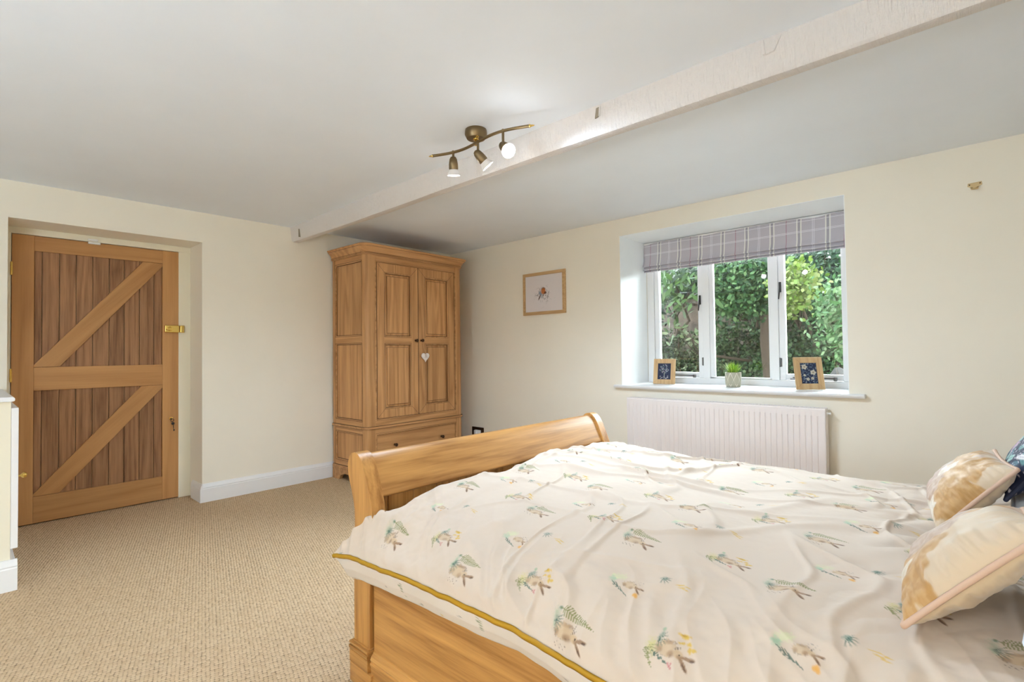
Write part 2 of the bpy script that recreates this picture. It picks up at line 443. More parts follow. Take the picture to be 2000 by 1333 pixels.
# ------------------------------------------------------------------ low cupboard at the left edge
def cupboard():
    t = thing('low_cupboard', (.5, -4.2, 0), 'low cream painted cupboard with white top in front of the door', 'cupboard')
    MB().box(.004, .953, -4.75, -3.681, 0, .932, .002).build('body', M['creamtrim'], t)
    b = MB(); b.prism([(-4.78, .932), (-3.676, .932), (-3.668, .936), (-3.668, .948), (-3.674, .955), (-4.78, .955)], 'x', .004, .976, .002)
    b.build('top', M['white'], t)
    dr = MB().box(.30, .950, -3.681, -3.653, .199, .899, .003).build('door', M['white'], t)
    kb = MB(); kb.lathe([(.006, 0), (.005, .010), (.006, .014), (.012, .018), (.0145, .026), (.012, .034), (.005, .038)], 20, (.873, -3.653, .545), (0, 1, 0))
    kb.build('knob', M['brass'], dr, auto=50)
    b = MB(); pf = skirt_profile(.026, .15)
    b.prism([(.953+d, z) for d, z in pf], 'y', -4.75, -3.655)
    b.prism([(-3.681+d, z) for d, z in pf], 'x', .1, .955)
    b.build('plinth', M['white'], t)
cupboard()

# ------------------------------------------------------------------ window
def window():
    w = thing('window_1', (3.05, .5, WZ0), 'white three light timber window in the deep reveal', 'window', None, 'structure')
    Y0, Y1 = .468, .53
    b = MB()
    b.box(WX0, 2.300, Y0, Y1, WZ0, WZ1, .002); b.box(3.812, WX1, Y0, Y1, WZ0, WZ1, .002)
    b.box(2.752, 2.806, Y0, Y1, WZ0, WZ1, .002); b.box(3.292, 3.346, Y0, Y1, WZ0, WZ1, .002)
    b.box(WX0, WX1, Y0-.004, Y1, WZ0, .902, .003); b.box(WX0, WX1, Y0, Y1, 2.07, WZ1, .002)
    b.build('window_frame', M['white'], w)
    def casement(x0, x1, nm='casement'):
        b = MB(); zz0, zz1, s, ya, yb = .903, 2.070, .045, .478, .522
        b.box(x0+.003, x0+s, ya, yb, zz0, zz1, .003); b.box(x1-s, x1-.003, ya, yb, zz0, zz1, .003)
        b.box(x0+s, x1-s, ya, yb, zz0+.002, zz0+.047, .003); b.box(x0+s, x1-s, ya, yb, zz1-.05, zz1-.002, .003)
        c = b.build(nm, M['white'], w)
        MB().box(x0+s-.003, x1-s+.003, .500, .506, zz0+.044, zz1-.047).build('pane', M['glass'], c)
        return c
    c1 = casement(2.300, 2.752); c3 = casement(3.346, 3.812)
    b = MB(); x0, x1 = 2.806, 3.292
    b.box(x0, x0+.034, .480, .515, .902, 2.07, .004); b.box(x1-.020, x1, .480, .515, .902, 2.07, .004); b.box(x0, x1, .480, .515, .902, .916, .004); b.box(x0, x1, .480, .515, 2.045, 2.07, .004)
    c2 = b.build('fixed_light', M['white'], w)
    MB().box(x0+.03, x1-.018, .497, .503, .912, 2.05).build('pane', M['glass'], c2)
    # stays along the bottom rails
    for c, xa, xb in ((c1, 2.47, 2.67), (c3, 3.44, 3.72)):
        b = MB(); b.tube([(xa, .466, .925), (xb, .464, .923)], .0045, 8); b.box(xb-.012, xb+.012, .458, .478, .905, .932, .003); b.box(xa-.02, xa+.02, .466, .480, .908, .918, .002)
        b.build('stay', M['steel'], c, auto=40)
    for c, x, z in ((c1, 2.728, 1.565), (c3, 3.362, 1.615)):
        b = MB(); b.box(x-.008, x+.008, .466, .478, z-.03, z+.05, .003)
        b.tube([(x, .462, z+.01), (x+.003, .445, z-.02), (x-.004, .446, z-.085)], .006, 8, True, [1, 1, .8]); b.build('fastener', M['dark'], c, auto=50)
    for c, x, z in ((c1, 2.748, 1.045), (c3, 3.352, 1.04)):
        b = MB(); b.tube([(x, .470, z-.035), (x, .470, z+.035)], .006, 8); b.box(x-.012, x+.012, .473, .479, z-.033, z+.033); b.build('hinge', M['steel'], c, auto=50)
    # sill board
    b = MB(); b.prism([(-.045, WZ0-.022), (-.050, WZ0-.014), (-.050, WZ0-.006), (-.044, WZ0), (.47, WZ0), (.47, WZ0-.026), (-.043, WZ0-.026)], 'x', 2.178, 3.968, .002, 1)
    b.build('window_sill', M['white'], w)
window()

# ------------------------------------------------------------------ roman blind
def blind():
    t = thing('roman_blind', (3.058, .40, 1.86), 'lilac grey plaid roman blind drawn up at the window', 'blind')
    def sheet(prof, name, x0, x1, mat):
        b = MB(); nx = 80; rows = []
        for i in range(nx+1):
            x = x0+(x1-x0)*i/nx
            rows.append([b.bm.verts.new((x, y+.0025*math.sin(x*9+z*30)+.0015*math.sin(x*23), z+.0025*math.sin(x*4+1)*(2.1-z)*4)) for y, z in prof])
        for A, B in zip(rows, rows[1:]):
            for k in range(len(A)-1): b.bm.faces.new((A[k], A[k+1], B[k+1], B[k]))
        o = b.build(name, mat, t, auto=50)
        sm = o.modifiers.new('thick', 'SOLIDIFY'); sm.thickness = .002
        return o
    x0, x1 = 2.243, 3.868
    o = sheet([(.412, 2.118), (.405, 2.10), (.402, 2.03), (.396, 1.96), (.388, 1.928), (.380, 1.916), (.378, 1.910), (.383, 1.905), (.396, 1.908), (.408, 1.928)], 'blind_panel', x0, x1, M['plaid'])
    sheet([(.410, 1.925), (.396, 1.905), (.390, 1.894), (.380, 1.884), (.377, 1.878), (.382, 1.873), (.396, 1.876), (.41, 1.890)], 'blind_fold', x0+.003, x1-.002, M['plaid'])
    sheet([(.412, 1.895), (.398, 1.874), (.391, 1.866), (.387, 1.860), (.392, 1.855), (.415, 1.868)], 'blind_fold', x0+.006, x1-.004, M['plaid'])
    MB().box(x0, x1, .412, .44, 2.095, 2.124, .002).build('head_rail', M['white'], t)
blind()
# the plaid is computed from world position: shift its origin
for o in bpy.data.objects:
    if o.parent and o.parent.name.startswith('roman_blind') and o.type == 'MESH':
        o.data.transform(Matrix.Translation(ORG[o])); o.matrix_parent_inverse = Matrix.Translation(-ORG[o])

# ------------------------------------------------------------------ radiator
def radiator():
    x0, x1, z0, z1 = 2.334, 3.762, .14, .757; yf = -.100
    t = thing('radiator', ((x0+x1)/2, -.06, z0), 'white panel radiator under the window sill', 'radiator')
    b = MB(); nr = 40; pitch = (x1-x0-.03)/nr; prof = [(x0, 0)]
    xs = [(x0, 0), (x0+.012, 0)]
    for i in range(nr):
        a = x0+.015+i*pitch
        xs += [(a+pitch*.12, 0), (a+pitch*.20, .0045), (a+pitch*.30, .0045), (a+pitch*.38, 0)] if True else []
    xs += [(x1-.012, 0), (x1, 0)]
    zs = [z0, z0+.045, z0+.055, z1-.055, z1-.047, z1-.008, z1]
    amp = [0, 0, 1, 1, 0, 0, 0]; dy = [.006, 0, 0, 0, 0, 0, .006]
    g = [[b.bm.verts.new((x, yf+d*a+dd, z)) for (x, d) in xs] for z, a, dd in zip(zs, amp, dy)]
    for A, B in zip(g, g[1:]):
        for k in range(len(A)-1): b.bm.faces.new((A[k], A[k+1], B[k+1], B[k]))
    b.box(x0+.004, x1-.004, yf+.008, yf+.016, z0+.005, z1-.005)
    b.build('front_panel', M['rad'], t, auto=30)
    b = MB(); b.box(x0+.01, x1-.01, -.035, -.027, z0+.01, z1-.01)
    b.build('rear_panel', M['rad'], t)
    b = MB(); n = 60; b.box(x0, x1, yf+.004, yf+.010, z1-.006, z1+.003, .001); b.box(x0, x1, -.034, -.026, z1-.006, z1+.003, .001)
    for i in range(n+1):
        x = x0+.004+(x1-x0-.008)*i/n; b.box(x-.004, x+.004, yf+.008, -.03, z1-.003, z1+.001)
    b.build('top_grille', M['rad'], t)
    for x in (x0, x1):
        MB().box(x-.003, x+.003, yf+.004, -.027, z0+.01, z1+.001, .001).build('side_panel', M['rad'], t)
    b = MB(); b.lathe([(.009, 0), (.009, .006), (.006, .007), (.006, .016), (.008, .017), (.008, .024)], 12, (x1+.003, -.066, z1-.032), (1, 0, 0)); b.build('bleed_valve', M['whiteplastic'], t, auto=40)
    b = MB(); b.tube([(x1+.0, -.066, z0+.04), (x1+.04, -.066, z0+.04), (x1+.04, -.066, .0)], .0085, 10); b.lathe([(.016, 0), (.018, .02), (.016, .055)], 14, (x1+.04, -.066, z0+.05), (0, 0, 1)); b.build('valve_pipe', M['whiteplastic'], t, auto=40)
    for xa in (x0+.2, x1-.24): MB().box(xa, xa+.04, -.027, -.002, z0+.05, z1-.05).build('wall_bracket', M['rad'], t)
radiator()

# ------------------------------------------------------------------ wardrobe (local frame: x forward, y width, z up)
def wardrobe():
    W = thing('wardrobe', (.035, -1.48, 0), 'tall oak double wardrobe with one drawer in the room corner', 'wardrobe')
    D, B = .54, 1.16
    def rounded(x1, y0, y1, r, x0=0.0):
        pts = [(x0, y0)]
        for a in np.linspace(-90, 0, 7): pts.append((x1-r+r*math.cos(R(a)), y0+r+r*math.sin(R(a))))
        for a in np.linspace(0, 90, 7): pts.append((x1-r+r*math.cos(R(a)), y1-r+r*math.sin(R(a))))
        pts.append((x0, y1)); return pts
    def slab(b, grow, z0, z1, r=.055):
        b.prism(rounded(D+grow, -grow, B+grow, r+grow*.5), 'z', z0, z1)
    # carcass: corner posts, rails, back, inner floor/top
    b = MB()
    zt0, zt1 = .505, 2.02
    def post(y0, y1, mirror, z0, z1):
        r = .055; pts = [(D-.085, y0), (D-.085, y1)]
        if not mirror:  # outer corner at y0
            pts = [(D-.06, y0)] + [(D-r+r*math.cos(R(a)), y0+r+r*math.sin(R(a))) for a in np.linspace(-90, 0, 8)] + [(D, y1), (D-.06, y1)]
        else:
            pts = [(D-.06, y0), (D, y0)] + [(D-r+r*math.cos(R(a)), y1-r+r*math.sin(R(a))) for a in np.linspace(0, 90, 8)] + [(D-.06, y1)]
        b.prism(pts, 'z', z0, z1)
    for z0, z1 in ((.12, .485), (.503, zt1)):
        post(0, .098, False, z0, z1); post(B-.098, B, True, z0, z1)
        b.box(0, .045, 0, .03, z0, z1, .001); b.box(0, .045, B-.03, B, z0, z1, .001)
    b.box(0, .012, .02, B-.02, .12, 2.02); b.box(0, D-.05, .02, B-.02, .13, .15); b.box(0, D-.03, .02, B-.02, .48, .51); b.box(0, D-.05, .02, B-.02, 2.0, 2.02)
    b.build('carcass', M['oak_z'], W, local=True, auto=35)
    b = MB()
    b.box(D-.045, D-.004, .097, B-.097, 1.975, 2.02, .001); b.box(D-.045, D-.004, .097, B-.097, .503, .553, .001)
    b.box(D-.045, D-.004, .097, B-.097, .440, .486, .001); b.box(D-.045, D-.004, .097, B-.097, .12, .20, .001)
    # bead round the door opening and drawer opening
    for (z0, z1) in ((.553, 1.975), (.20, .440)):
        b.frame((.097, B-.097, z0, z1), (.106, B-.106, z0+.009, z1-.009), 'x', D-.03, D+.003, .0015)
        b.frame((.107, B-.107, z0+.010, z1-.010), (.112, B-.112, z0+.015, z1-.015), 'x', D-.03, D-.001)
    b.build('front_frame', M['oak_y'], W, local=True)
    # cornice
    b = MB()
    for g, z0, z1 in ((.008, 2.02, 2.028), (.014, 2.028, 2.036), (.011, 2.036, 2.042)): slab(b, g, z0, z1)
    prof = [(.010, 2.042), (.014, 2.050), (.022, 2.066), (.034, 2.080), (.044, 2.088), (.047, 2.090), (.047, 2.097), (.054, 2.101), (.056, 2.107), (.052, 2.112)]
    rings = []
    for g, z in prof: rings.append([b.bm.verts.new((x, y, z)) for x, y in rounded(D+g, -g, B+g, .05+g*.6)])
    for A, C in zip(rings, rings[1:]):
        for k in range(len(A)): b.bm.faces.new((A[k], A[(k+1) % len(A)], C[(k+1) % len(C)], C[k]))
    b.bm.faces.new(rings[-1])
    b.build('cornice', M['oak_y'], W, local=True, auto=30)
    # waist moulding
    b = MB(); slab(b, .010, .484, .505, .055)
    bm_bev = b; b.build('waist_moulding', M['oak_y'], W, local=True, auto=40)
    # side panels
    def side(y, sgn):
        b = MB()
        ye = (y, y+.022) if sgn > 0 else (y-.022, y)
        def s_frame(z0, z1, bot, top):
            b.box(.045, D-.06, ye[0]+.001, ye[1], z0, z0+bot, .001); b.box(.045, D-.06, ye[0]+.001, ye[1], z1-top, z1, .001)
        s_frame(.503, 2.02, .047, .045); b.box(.045, D-.06, ye[0]+.001, ye[1], 1.243, 1.303, .001)
        s_frame(.12, .485, .057, .044)
        for z0, z1 in ((.55, 1.243), (1.303, 1.975), (.177, .441)):
            b.frame((.045, D-.058, z0, z1), (.055, D-.066, z0+.010, z1-.010), 'y', ye[0] if sgn > 0 else ye[0], ye[1], .0015)
        b.build('side_frame', M['oak_x'], W, local=True)
        for z0, z1 in ((.55, 1.243), (1.303, 1.975), (.177, .441)):
            yy = (y+.012, y+.02) if sgn > 0 else (y-.02, y-.012)
            MB().box(.05, D-.06, yy[0], yy[1], z0, z1).build('side_panel', M['oak_z'], W, local=True)
    side(0, 1); side(B, -1)
    # doors
    def wdoor(y0, y1, knob_y):
        z0, z1, s = .570, 1.960, .078; x0, x1 = D-.026, D-.002
        iy0, iy1 = y0+s, y1-s
        b = MB(); b.frame((y0, y1, z0, z1), (iy0, iy1, z0+s, z1-s), 'x', x0, x1, .0015)
        d = b.build('door', M['oak_z'], W, local=True)
        MB().box(x0, x1-.001, iy0-.001, iy1+.001, 1.236, 1.297, .001).build('door_rail', M['oak_y'], d, local=True)
        for a, c in ((z0+s, 1.236), (1.297, z1-s)):
            b = MB(); b.frame((iy0, iy1, a, c), (iy0+.010, iy1-.010, a+.010, c-.010), 'x', x0, x1+.002, .002)
            b.build('panel_bead', M['oak_z'], d, local=True)
            b = MB(); q = [(iy0+.009, iy1-.009, a+.009, c-.009, D-.020), (iy0+.032, iy1-.032, a+.032, c-.032, D-.017), (iy0+.036, iy1-.036, a+.036, c-.036, D-.010)]
            rr = [[b.bm.verts.new((x, yy, zz)) for yy, zz in ((p0, q0), (p1, q0), (p1, q1), (p0, q1))] for p0, p1, q0, q1, x in q]
            for A, C in zip(rr, rr[1:]):
                for k in range(4): b.bm.faces.new((A[k], A[(k+1) % 4], C[(k+1) % 4], C[k]))
            b.bm.faces.new(rr[-1]); b.bm.faces.new(rr[0][::-1])
            b.build('raised_panel', M['oak_z'], d, local=True)
        kb = MB(); kb.lathe(KNOB, 18, (x1, knob_y, 1.267), (1, 0, 0)); kb.build('knob', M['bronze'], d, local=True, auto=50)
    KNOB = [(.011, 0), (.009, .004), (.006, .009), (.006, .014), (.012, .019), (.0155, .026), (.014, .033), (.007, .038)]
    wdoor(.118, .577, .546); wdoor(.582, 1.042, .613)
    # dark wax left in the grooves of the oak
    G = M['glaze']
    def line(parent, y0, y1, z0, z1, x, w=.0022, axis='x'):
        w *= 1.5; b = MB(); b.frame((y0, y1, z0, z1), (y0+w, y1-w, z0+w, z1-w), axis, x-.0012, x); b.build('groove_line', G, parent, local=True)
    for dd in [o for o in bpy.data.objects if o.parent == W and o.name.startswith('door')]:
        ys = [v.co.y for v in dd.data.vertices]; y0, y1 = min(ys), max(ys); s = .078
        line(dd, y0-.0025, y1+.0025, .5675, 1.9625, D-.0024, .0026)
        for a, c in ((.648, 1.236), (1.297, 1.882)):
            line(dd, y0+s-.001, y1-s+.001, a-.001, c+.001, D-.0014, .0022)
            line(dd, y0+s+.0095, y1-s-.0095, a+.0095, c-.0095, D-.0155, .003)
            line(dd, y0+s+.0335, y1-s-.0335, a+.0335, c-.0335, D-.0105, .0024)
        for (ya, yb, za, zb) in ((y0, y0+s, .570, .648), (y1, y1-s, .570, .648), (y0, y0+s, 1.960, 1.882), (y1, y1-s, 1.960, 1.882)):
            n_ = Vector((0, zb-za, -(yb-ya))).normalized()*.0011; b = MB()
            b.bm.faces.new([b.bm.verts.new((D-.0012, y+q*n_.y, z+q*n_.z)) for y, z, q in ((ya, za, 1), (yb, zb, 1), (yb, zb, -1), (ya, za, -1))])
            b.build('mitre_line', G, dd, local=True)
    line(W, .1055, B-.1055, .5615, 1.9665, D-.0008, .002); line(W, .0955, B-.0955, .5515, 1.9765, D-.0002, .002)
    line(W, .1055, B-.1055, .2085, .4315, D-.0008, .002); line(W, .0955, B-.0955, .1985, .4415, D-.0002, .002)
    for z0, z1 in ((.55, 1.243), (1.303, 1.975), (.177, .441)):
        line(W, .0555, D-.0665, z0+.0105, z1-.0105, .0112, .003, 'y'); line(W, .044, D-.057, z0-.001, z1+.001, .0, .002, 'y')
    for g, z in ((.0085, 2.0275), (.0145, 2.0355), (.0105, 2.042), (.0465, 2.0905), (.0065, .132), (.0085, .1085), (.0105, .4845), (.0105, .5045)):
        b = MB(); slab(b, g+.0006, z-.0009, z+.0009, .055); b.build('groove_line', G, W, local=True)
    # drawer
    b = MB(); b.box(D-.022, D-.006, .113, B-.113, .216, .424, .0015); dr = b.build('drawer', M['oak_y'], W, local=True)
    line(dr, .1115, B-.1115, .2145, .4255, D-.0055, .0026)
    for ky in (.30, .86):
        kb = MB(); kb.lathe(KNOB, 18, (D-.006, ky, .317), (1, 0, 0)); kb.build('knob', M['bronze'], dr, local=True, auto=50)
    # plinth with bracket feet
    b = MB()
    for g, z0, z1 in ((.006, .118, .132), (.010, .108, .118), (.006, .098, .108)): slab(b, g, z0, z1)
    g = .008
    b.prism([(0, 0), (.11, 0), (.13, .035), (.16, .05), (.20, .06), (D-.20, .06), (D-.16, .05), (D-.13, .035), (D-.11, 0), (D-.02, 0), (D-.02, .098), (0, .098)], 'y', -g, .025)
    b.prism([(0, 0), (.11, 0), (.13, .035), (.16, .05), (.20, .06), (D-.20, .06), (D-.16, .05), (D-.13, .035), (D-.11, 0), (D-.02, 0), (D-.02, .098), (0, .098)], 'y', B-.025, B+g)
    b.prism([(.02, 0), (.14, 0), (.16, .035), (.20, .055), (.24, .06), (B-.24, .06), (B-.20, .055), (B-.16, .035), (B-.14, 0), (B-.02, 0), (B-.02, .098), (.02, .098)], 'x', D-.03, D+g)
    for yy, a0, a1 in ((.02, -90, 0), (B-.02, 0, 90)):
        cx, cy, r = D-.022, yy, .03
        b.prism([(cx, cy)]+[(cx+r*math.cos(R(a)), cy+(r-.002)*math.sin(R(a))) for a in np.linspace(a0, a1, 7)], 'z', 0, .098)
    b.build('plinth', M['oak_y'], W, local=True, auto=30)
    W.rotation_euler = (0, 0, R(2))
    return W
WARD = wardrobe()

def heart():
    # hangs from the right-hand knob of the wardrobe
    a = R(2)
    def wpt(x, y, z): return Vector((.035+x*math.cos(a)-y*math.sin(a), -1.48+x*math.sin(a)+y*math.cos(a), z))
    c = wpt(.560, .645, 1.11)
    t = thing('heart_ornament', c, 'white heart ornament hanging from a wardrobe door knob', 'ornament')
    n = 40; pts = []
    for i in range(n):
        q = 2*math.pi*i/n
        hx = 16*math.sin(q)**3; hz = 13*math.cos(q)-5*math.cos(2*q)-2*math.cos(3*q)-math.cos(4*q)
        pts.append((hx/16*.047, hz/16*.049))
    b = MB(); rings = []
    for s, x in ((.86, -.009), (.97, -.006), (1, 0), (.97, .006), (.86, .009), (.5, .0115)):
        rings.append([b.bm.verts.new((x, y*s, z*s)) for y, z in pts])
    for A, C in zip(rings, rings[1:]):
        for k in range(n): b.bm.faces.new((A[k], A[(k+1) % n], C[(k+1) % n], C[k]))
    b.bm.faces.new(rings[0][::-1]); b.bm.faces.new(rings[-1])
    b.build('heart', plain('chalky_white', (236, 226, 218), .6), t, local=True, smooth=True)
    b = MB(); b.tube([(.004, -.001, .028), (-.004, -.02, .10), (-.002, -.030, .148), (0, -.038, .163), (.004, -.044, .150), (.006, -.02, .10), (.006, .001, .028)], .0008, 6)
    b.build('string', plain('string', (196, 160, 116), .8), t, local=True)
    b = MB()
    for yy, zz, r in ((-.006, .012, .009), (.006, .012, .009), (.0, .003, .010), (.010, -.004, .006), (-.010, -.004, .006)): b.lathe([(r, .010), (r*.8, .0135), (r*.3, .015)], 10, (0, yy, zz), (1, 0, 0))
    b.build('relief_flower', plain('heart_relief', (222, 206, 196), .6), t, local=True, smooth=True)
    t.rotation_euler = (0, 0, a)
heart()

# ------------------------------------------------------------------ wall hook and socket
def hook():
    t = thing('wall_hook', (4.50, -.004, 2.03), 'small pale brass curtain hook plate high on the wall', 'hook')
    b = MB(); b.prism([(4.472, 2.063), (4.530, 2.066), (4.532, 2.048), (4.518, 2.042), (4.512, 2.032), (4.49, 2.030), (4.483, 2.040), (4.470, 2.046)], 'y', -.004, -.0005, .001)
    pl = b.build('plate', M['palebrass'], t)
    b = MB(); b.tube([(4.487, -.004, 2.036), (4.489, -.022, 2.026), (4.50, -.030, 2.023), (4.511, -.022, 2.026), (4.513, -.004, 2.037)], .005, 8); b.build('cup', M['palebrass'], t, smooth=True)
    for x, z in ((4.479, 2.054), (4.523, 2.057)): MB().lathe([(.0035, 0), (.002, .002)], 10, (x, -.004, z), (0, -1, 0)).build('screw', M['bronze'], t)
hook()
def socket():
    t = thing('wall_socket', (.435, -.004, .235), 'dark metal wall socket plate beside the wardrobe', 'socket')
    MB().box(.343, .525, -.009, -.001, .235, .330, .003).build('plate', M['bronze'], t)
    b = MB(); b.box(.372, .382, -.0105, -.008, .27, .30); b.build('switch', M['black'], t)
    p = thing('plug_in_adapter', (.455, -.03, .245), 'white plug in adapter pushed into the dark wall socket', 'plug')
    MB().box(.41, .495, -.050, -.0095, .245, .303, .010, 3).build('body', M['whiteplastic'], p, auto=40)
    MB().lathe([(.020, 0), (.017, .008), (.008, .012)], 16, (.452, -.050, .275), (0, -1, 0)).build('cap', M['whiteplastic'], p, auto=40)
socket()

# ------------------------------------------------------------------ brass spotlight bar on the ceiling
def spot_bar():
    c = Vector((2.646, -2.077, H))
    t = thing('spotlight_bar', c, 'antique brass three spot ceiling light on a wavy bar', 'ceiling light')
    b = MB(); b.lathe([(.054, 0), (.056, .012), (.0565, .026), (.052, .034), (.050, .040), (.046, .046), (.0, .047)], 36, c, (0, 0, -1), False)
    rose = b.build('ceiling_rose', M['antique'], t, auto=40)
    zr = 2.205
    b = MB(); b.lathe([(.016, .045), (.014, .050), (.007, .052), (.007, .080)], 16, c, (0, 0, -1)); b.lathe([(.006, -.006), (.009, -.002), (.009, .004), (.004, .008)], 14, (c.x+.03, c.y-.02, H-.046), (0, 0, -1)); b.build('boss', M['brass'], rose, auto=40)
    p0, p1 = Vector((2.374, -2.140, zr)), Vector((2.985, -2.052, zr)); d = p1-p0; L = d.length; d.normalize(); nrm = Vector((-d.y, d.x, 0))
    def rod(s): return p0+d*(L*s)+nrm*(.030*math.sin(2*math.pi*s))
    pts = [rod(s) for s in np.linspace(0, 1, 41)]
    b = MB(); b.tube(pts, .0072, 12); b.build('bar', M['antique'], t, auto=50)
    for s, e in ((0, -1), (1, 1)):
        q = rod(s); dr = (rod(s)-rod(s-.03*e)).normalized() if True else d
        b = MB(); b.lathe([(.0075, -.002), (.0080, .002), (.005, .006), (.0032, .018), (.0008, .024)], 12, q, dr); b.build('finial', M['brass'], t, auto=40)
    heads = [(.195, .032, Vector((-.14, .15, -.97)), M['bulbdim'], 0), (.50, .050, Vector((.34, .58, -.74)), M['frost'], 0), (.785, .060, Vector((.74, -.30, -.60)), M['bulb'], 1)]
    for s, sl, dr, bulb, glow in heads:
        q = rod(s); dr = dr.normalized()
        h = MB().tube([q+Vector((0, 0, .008)), q-Vector((0, 0, sl))], .0062, 10).build('spot_head', M['antique'], t, auto=40)
        j = q-Vector((0, 0, sl+.012)); o = j-dr*.018
        b = MB(); b.lathe([(.004, -.004), (.014, 0), (.020, .012), (.0235, .034), (.0245, .058), (.0225, .064)], 20, o, dr); b.build('lamp_holder', M['antique'], h, auto=45)
        b = MB(); b.lathe([(.0215, .062), (.0235, .070), (.029, .082), (.0345, .094), (.0325, .094), (.024, .078)], 24, o, dr, False); b.build('glass_shade', M['frost'], h, auto=50)
        b = MB(); b.lathe([(.020, .070), (.026, .084), (.0285, .091), (.024, .094), (.0, .0955)], 22, o, dr, False); b.build('bulb', bulb if bulb is not M['frost'] else M['bulbdim'], h, auto=50)
        face = o+dr*.105
        l = bpy.data.lights.new('spot_beam', 'SPOT'); l.energy = W_SPOT*(1.8 if glow else 1); l.spot_size = R(125); l.spot_blend = .8; l.shadow_soft_size = .025; l.color = (.63, .80, 1)
        ob = bpy.data.objects.new('spot_beam', l); COL.objects.link(ob); ob.parent = h; ob.location = face-ORG[h]
        ob.rotation_euler = (dr if not glow else Vector((.45, .62, -.64))).to_track_quat('-Z', 'Y').to_euler()
        l = bpy.data.lights.new('spot_spill', 'SPOT'); l.energy = W_SPILL; l.spot_size = R(168); l.spot_blend = .5; l.shadow_soft_size = .025; l.color = (.63, .80, 1)
        ob = bpy.data.objects.new('spot_spill', l); COL.objects.link(ob); ob.parent = h; ob.location = face+Vector((0, 0, -.01))-ORG[h]
        l = bpy.data.lights.new('bulb_glow', 'POINT'); l.energy = W_SPOT_POINT*(.7 if glow else .4); l.shadow_soft_size = .03; l.color = (.9, .95, 1)
        ob = bpy.data.objects.new('bulb_glow', l); COL.objects.link(ob); ob.parent = h; ob.location = face+dr*.01-ORG[h]
spot_bar()

# ------------------------------------------------------------------ added globe fill lights behind the camera, invented to brighten the room
def fill_globe(x, y, label, watts):
    t = thing('added_fill_globe', (x, y, 0), label, 'added fill light', 'added fill globes behind the camera')
    MB().lathe([(.14, 0), (.14, .012), (.03, .025), (.012, .03)], 32, (x, y, 0)).build('base', M['antique'], t, auto=40)
    MB().tube([(x, y, .025), (x, y, .90)], .011, 14).build('pole', M['antique'], t, smooth=True)
    MB().lathe([(.02, .88), (.07, .89), (.075, .915), (.05, .915)], 28, (x, y, 0)).build('gallery', M['antique'], t, auto=50)
    g = MB().lathe([(.16*math.sin(a), 1.07-.16*math.cos(a)) for a in np.linspace(.3, math.pi, 18)], 36, (x, y, 0), cap=False).build('globe', M['bulbdim'], t, smooth=True)
    l = bpy.data.lights.new('fill_light', 'POINT'); l.energy = watts; l.color = FILL_COL; l.shadow_soft_size = .17
    ob = bpy.data.objects.new('fill_light', l); COL.objects.link(ob); ob.parent = t; ob.location = (0, 0, 1.07)
    g.visible_shadow = True
fill_globe(4.95, -5.15, 'added white globe fill light behind the camera in the corner by the bed head wall', W_FILL*.48)
fill_globe(3.20, -5.20, 'added white globe fill light behind the camera at the middle of the front wall', W_FILL*1.4)

# ------------------------------------------------------------------ numpy noise and grid helpers
class Perlin:
    def __init__(s, seed):
        g = np.random.default_rng(seed); s.p = np.concatenate([g.permutation(256)]*2); a = g.uniform(0, 2*np.pi, 256); s.g = np.stack([np.cos(a), np.sin(a)], 1)
    def __call__(s, x, y):
        xi, yi = np.floor(x).astype(int), np.floor(y).astype(int); xf, yf = x-xi, y-yi
        u, v = xf**3*(xf*(xf*6-15)+10), yf**3*(yf*(yf*6-15)+10)
        def d(i, j):
            gg = s.g[s.p[s.p[(xi+i) & 255]+((yi+j) & 255)]]; return gg[..., 0]*(xf-i)+gg[..., 1]*(yf-j)
        a = d(0, 0)*(1-u)+d(1, 0)*u; b = d(0, 1)*(1-u)+d(1, 1)*u
        return (a*(1-v)+b*v)*1.5
def fbm(P, x, y, n=3):
    r = 0; a = 1
    for i in range(n): r = r+a*P(x*2**i+i*17.3, y*2**i+i*9.1); a *= .5
    return r
def sstep(a, b, x):
    t = np.clip((x-a)/(b-a), 0, 1); return t*t*(3-2*t)
def grid_mesh(name, V, closed_u=False, colors=None, smooth=True):
    """V: (nu, nv, 3)"""
    nu, nv = V.shape[:2]; me = bpy.data.meshes.new(name)
    idx = np.arange(nu*nv).reshape(nu, nv)
    if closed_u: idx = np.vstack([idx, idx[:1]])
    q = np.stack([idx[:-1, :-1], idx[1:, :-1], idx[1:, 1:], idx[:-1, 1:]], -1).reshape(-1, 4)
    me.vertices.add(nu*nv); me.vertices.foreach_set('co', V.reshape(-1).astype(np.float32))
    me.loops.add(q.size); me.loops.foreach_set('vertex_index', q.reshape(-1).astype(np.int32))
    me.polygons.add(len(q)); me.polygons.foreach_set('loop_start', (np.arange(len(q))*4).astype(np.int32))
    me.update(calc_edges=True)
    if smooth: me.polygons.foreach_set('use_smooth', np.ones(len(q), bool))
    if colors is not None:
        at = me.color_attributes.new('print', 'FLOAT_COLOR', 'POINT')
        c = np.ones((nu*nv, 4), np.float32); c[:, :3] = colors.reshape(-1, 3); at.data.foreach_set('color', c.reshape(-1))
    return me

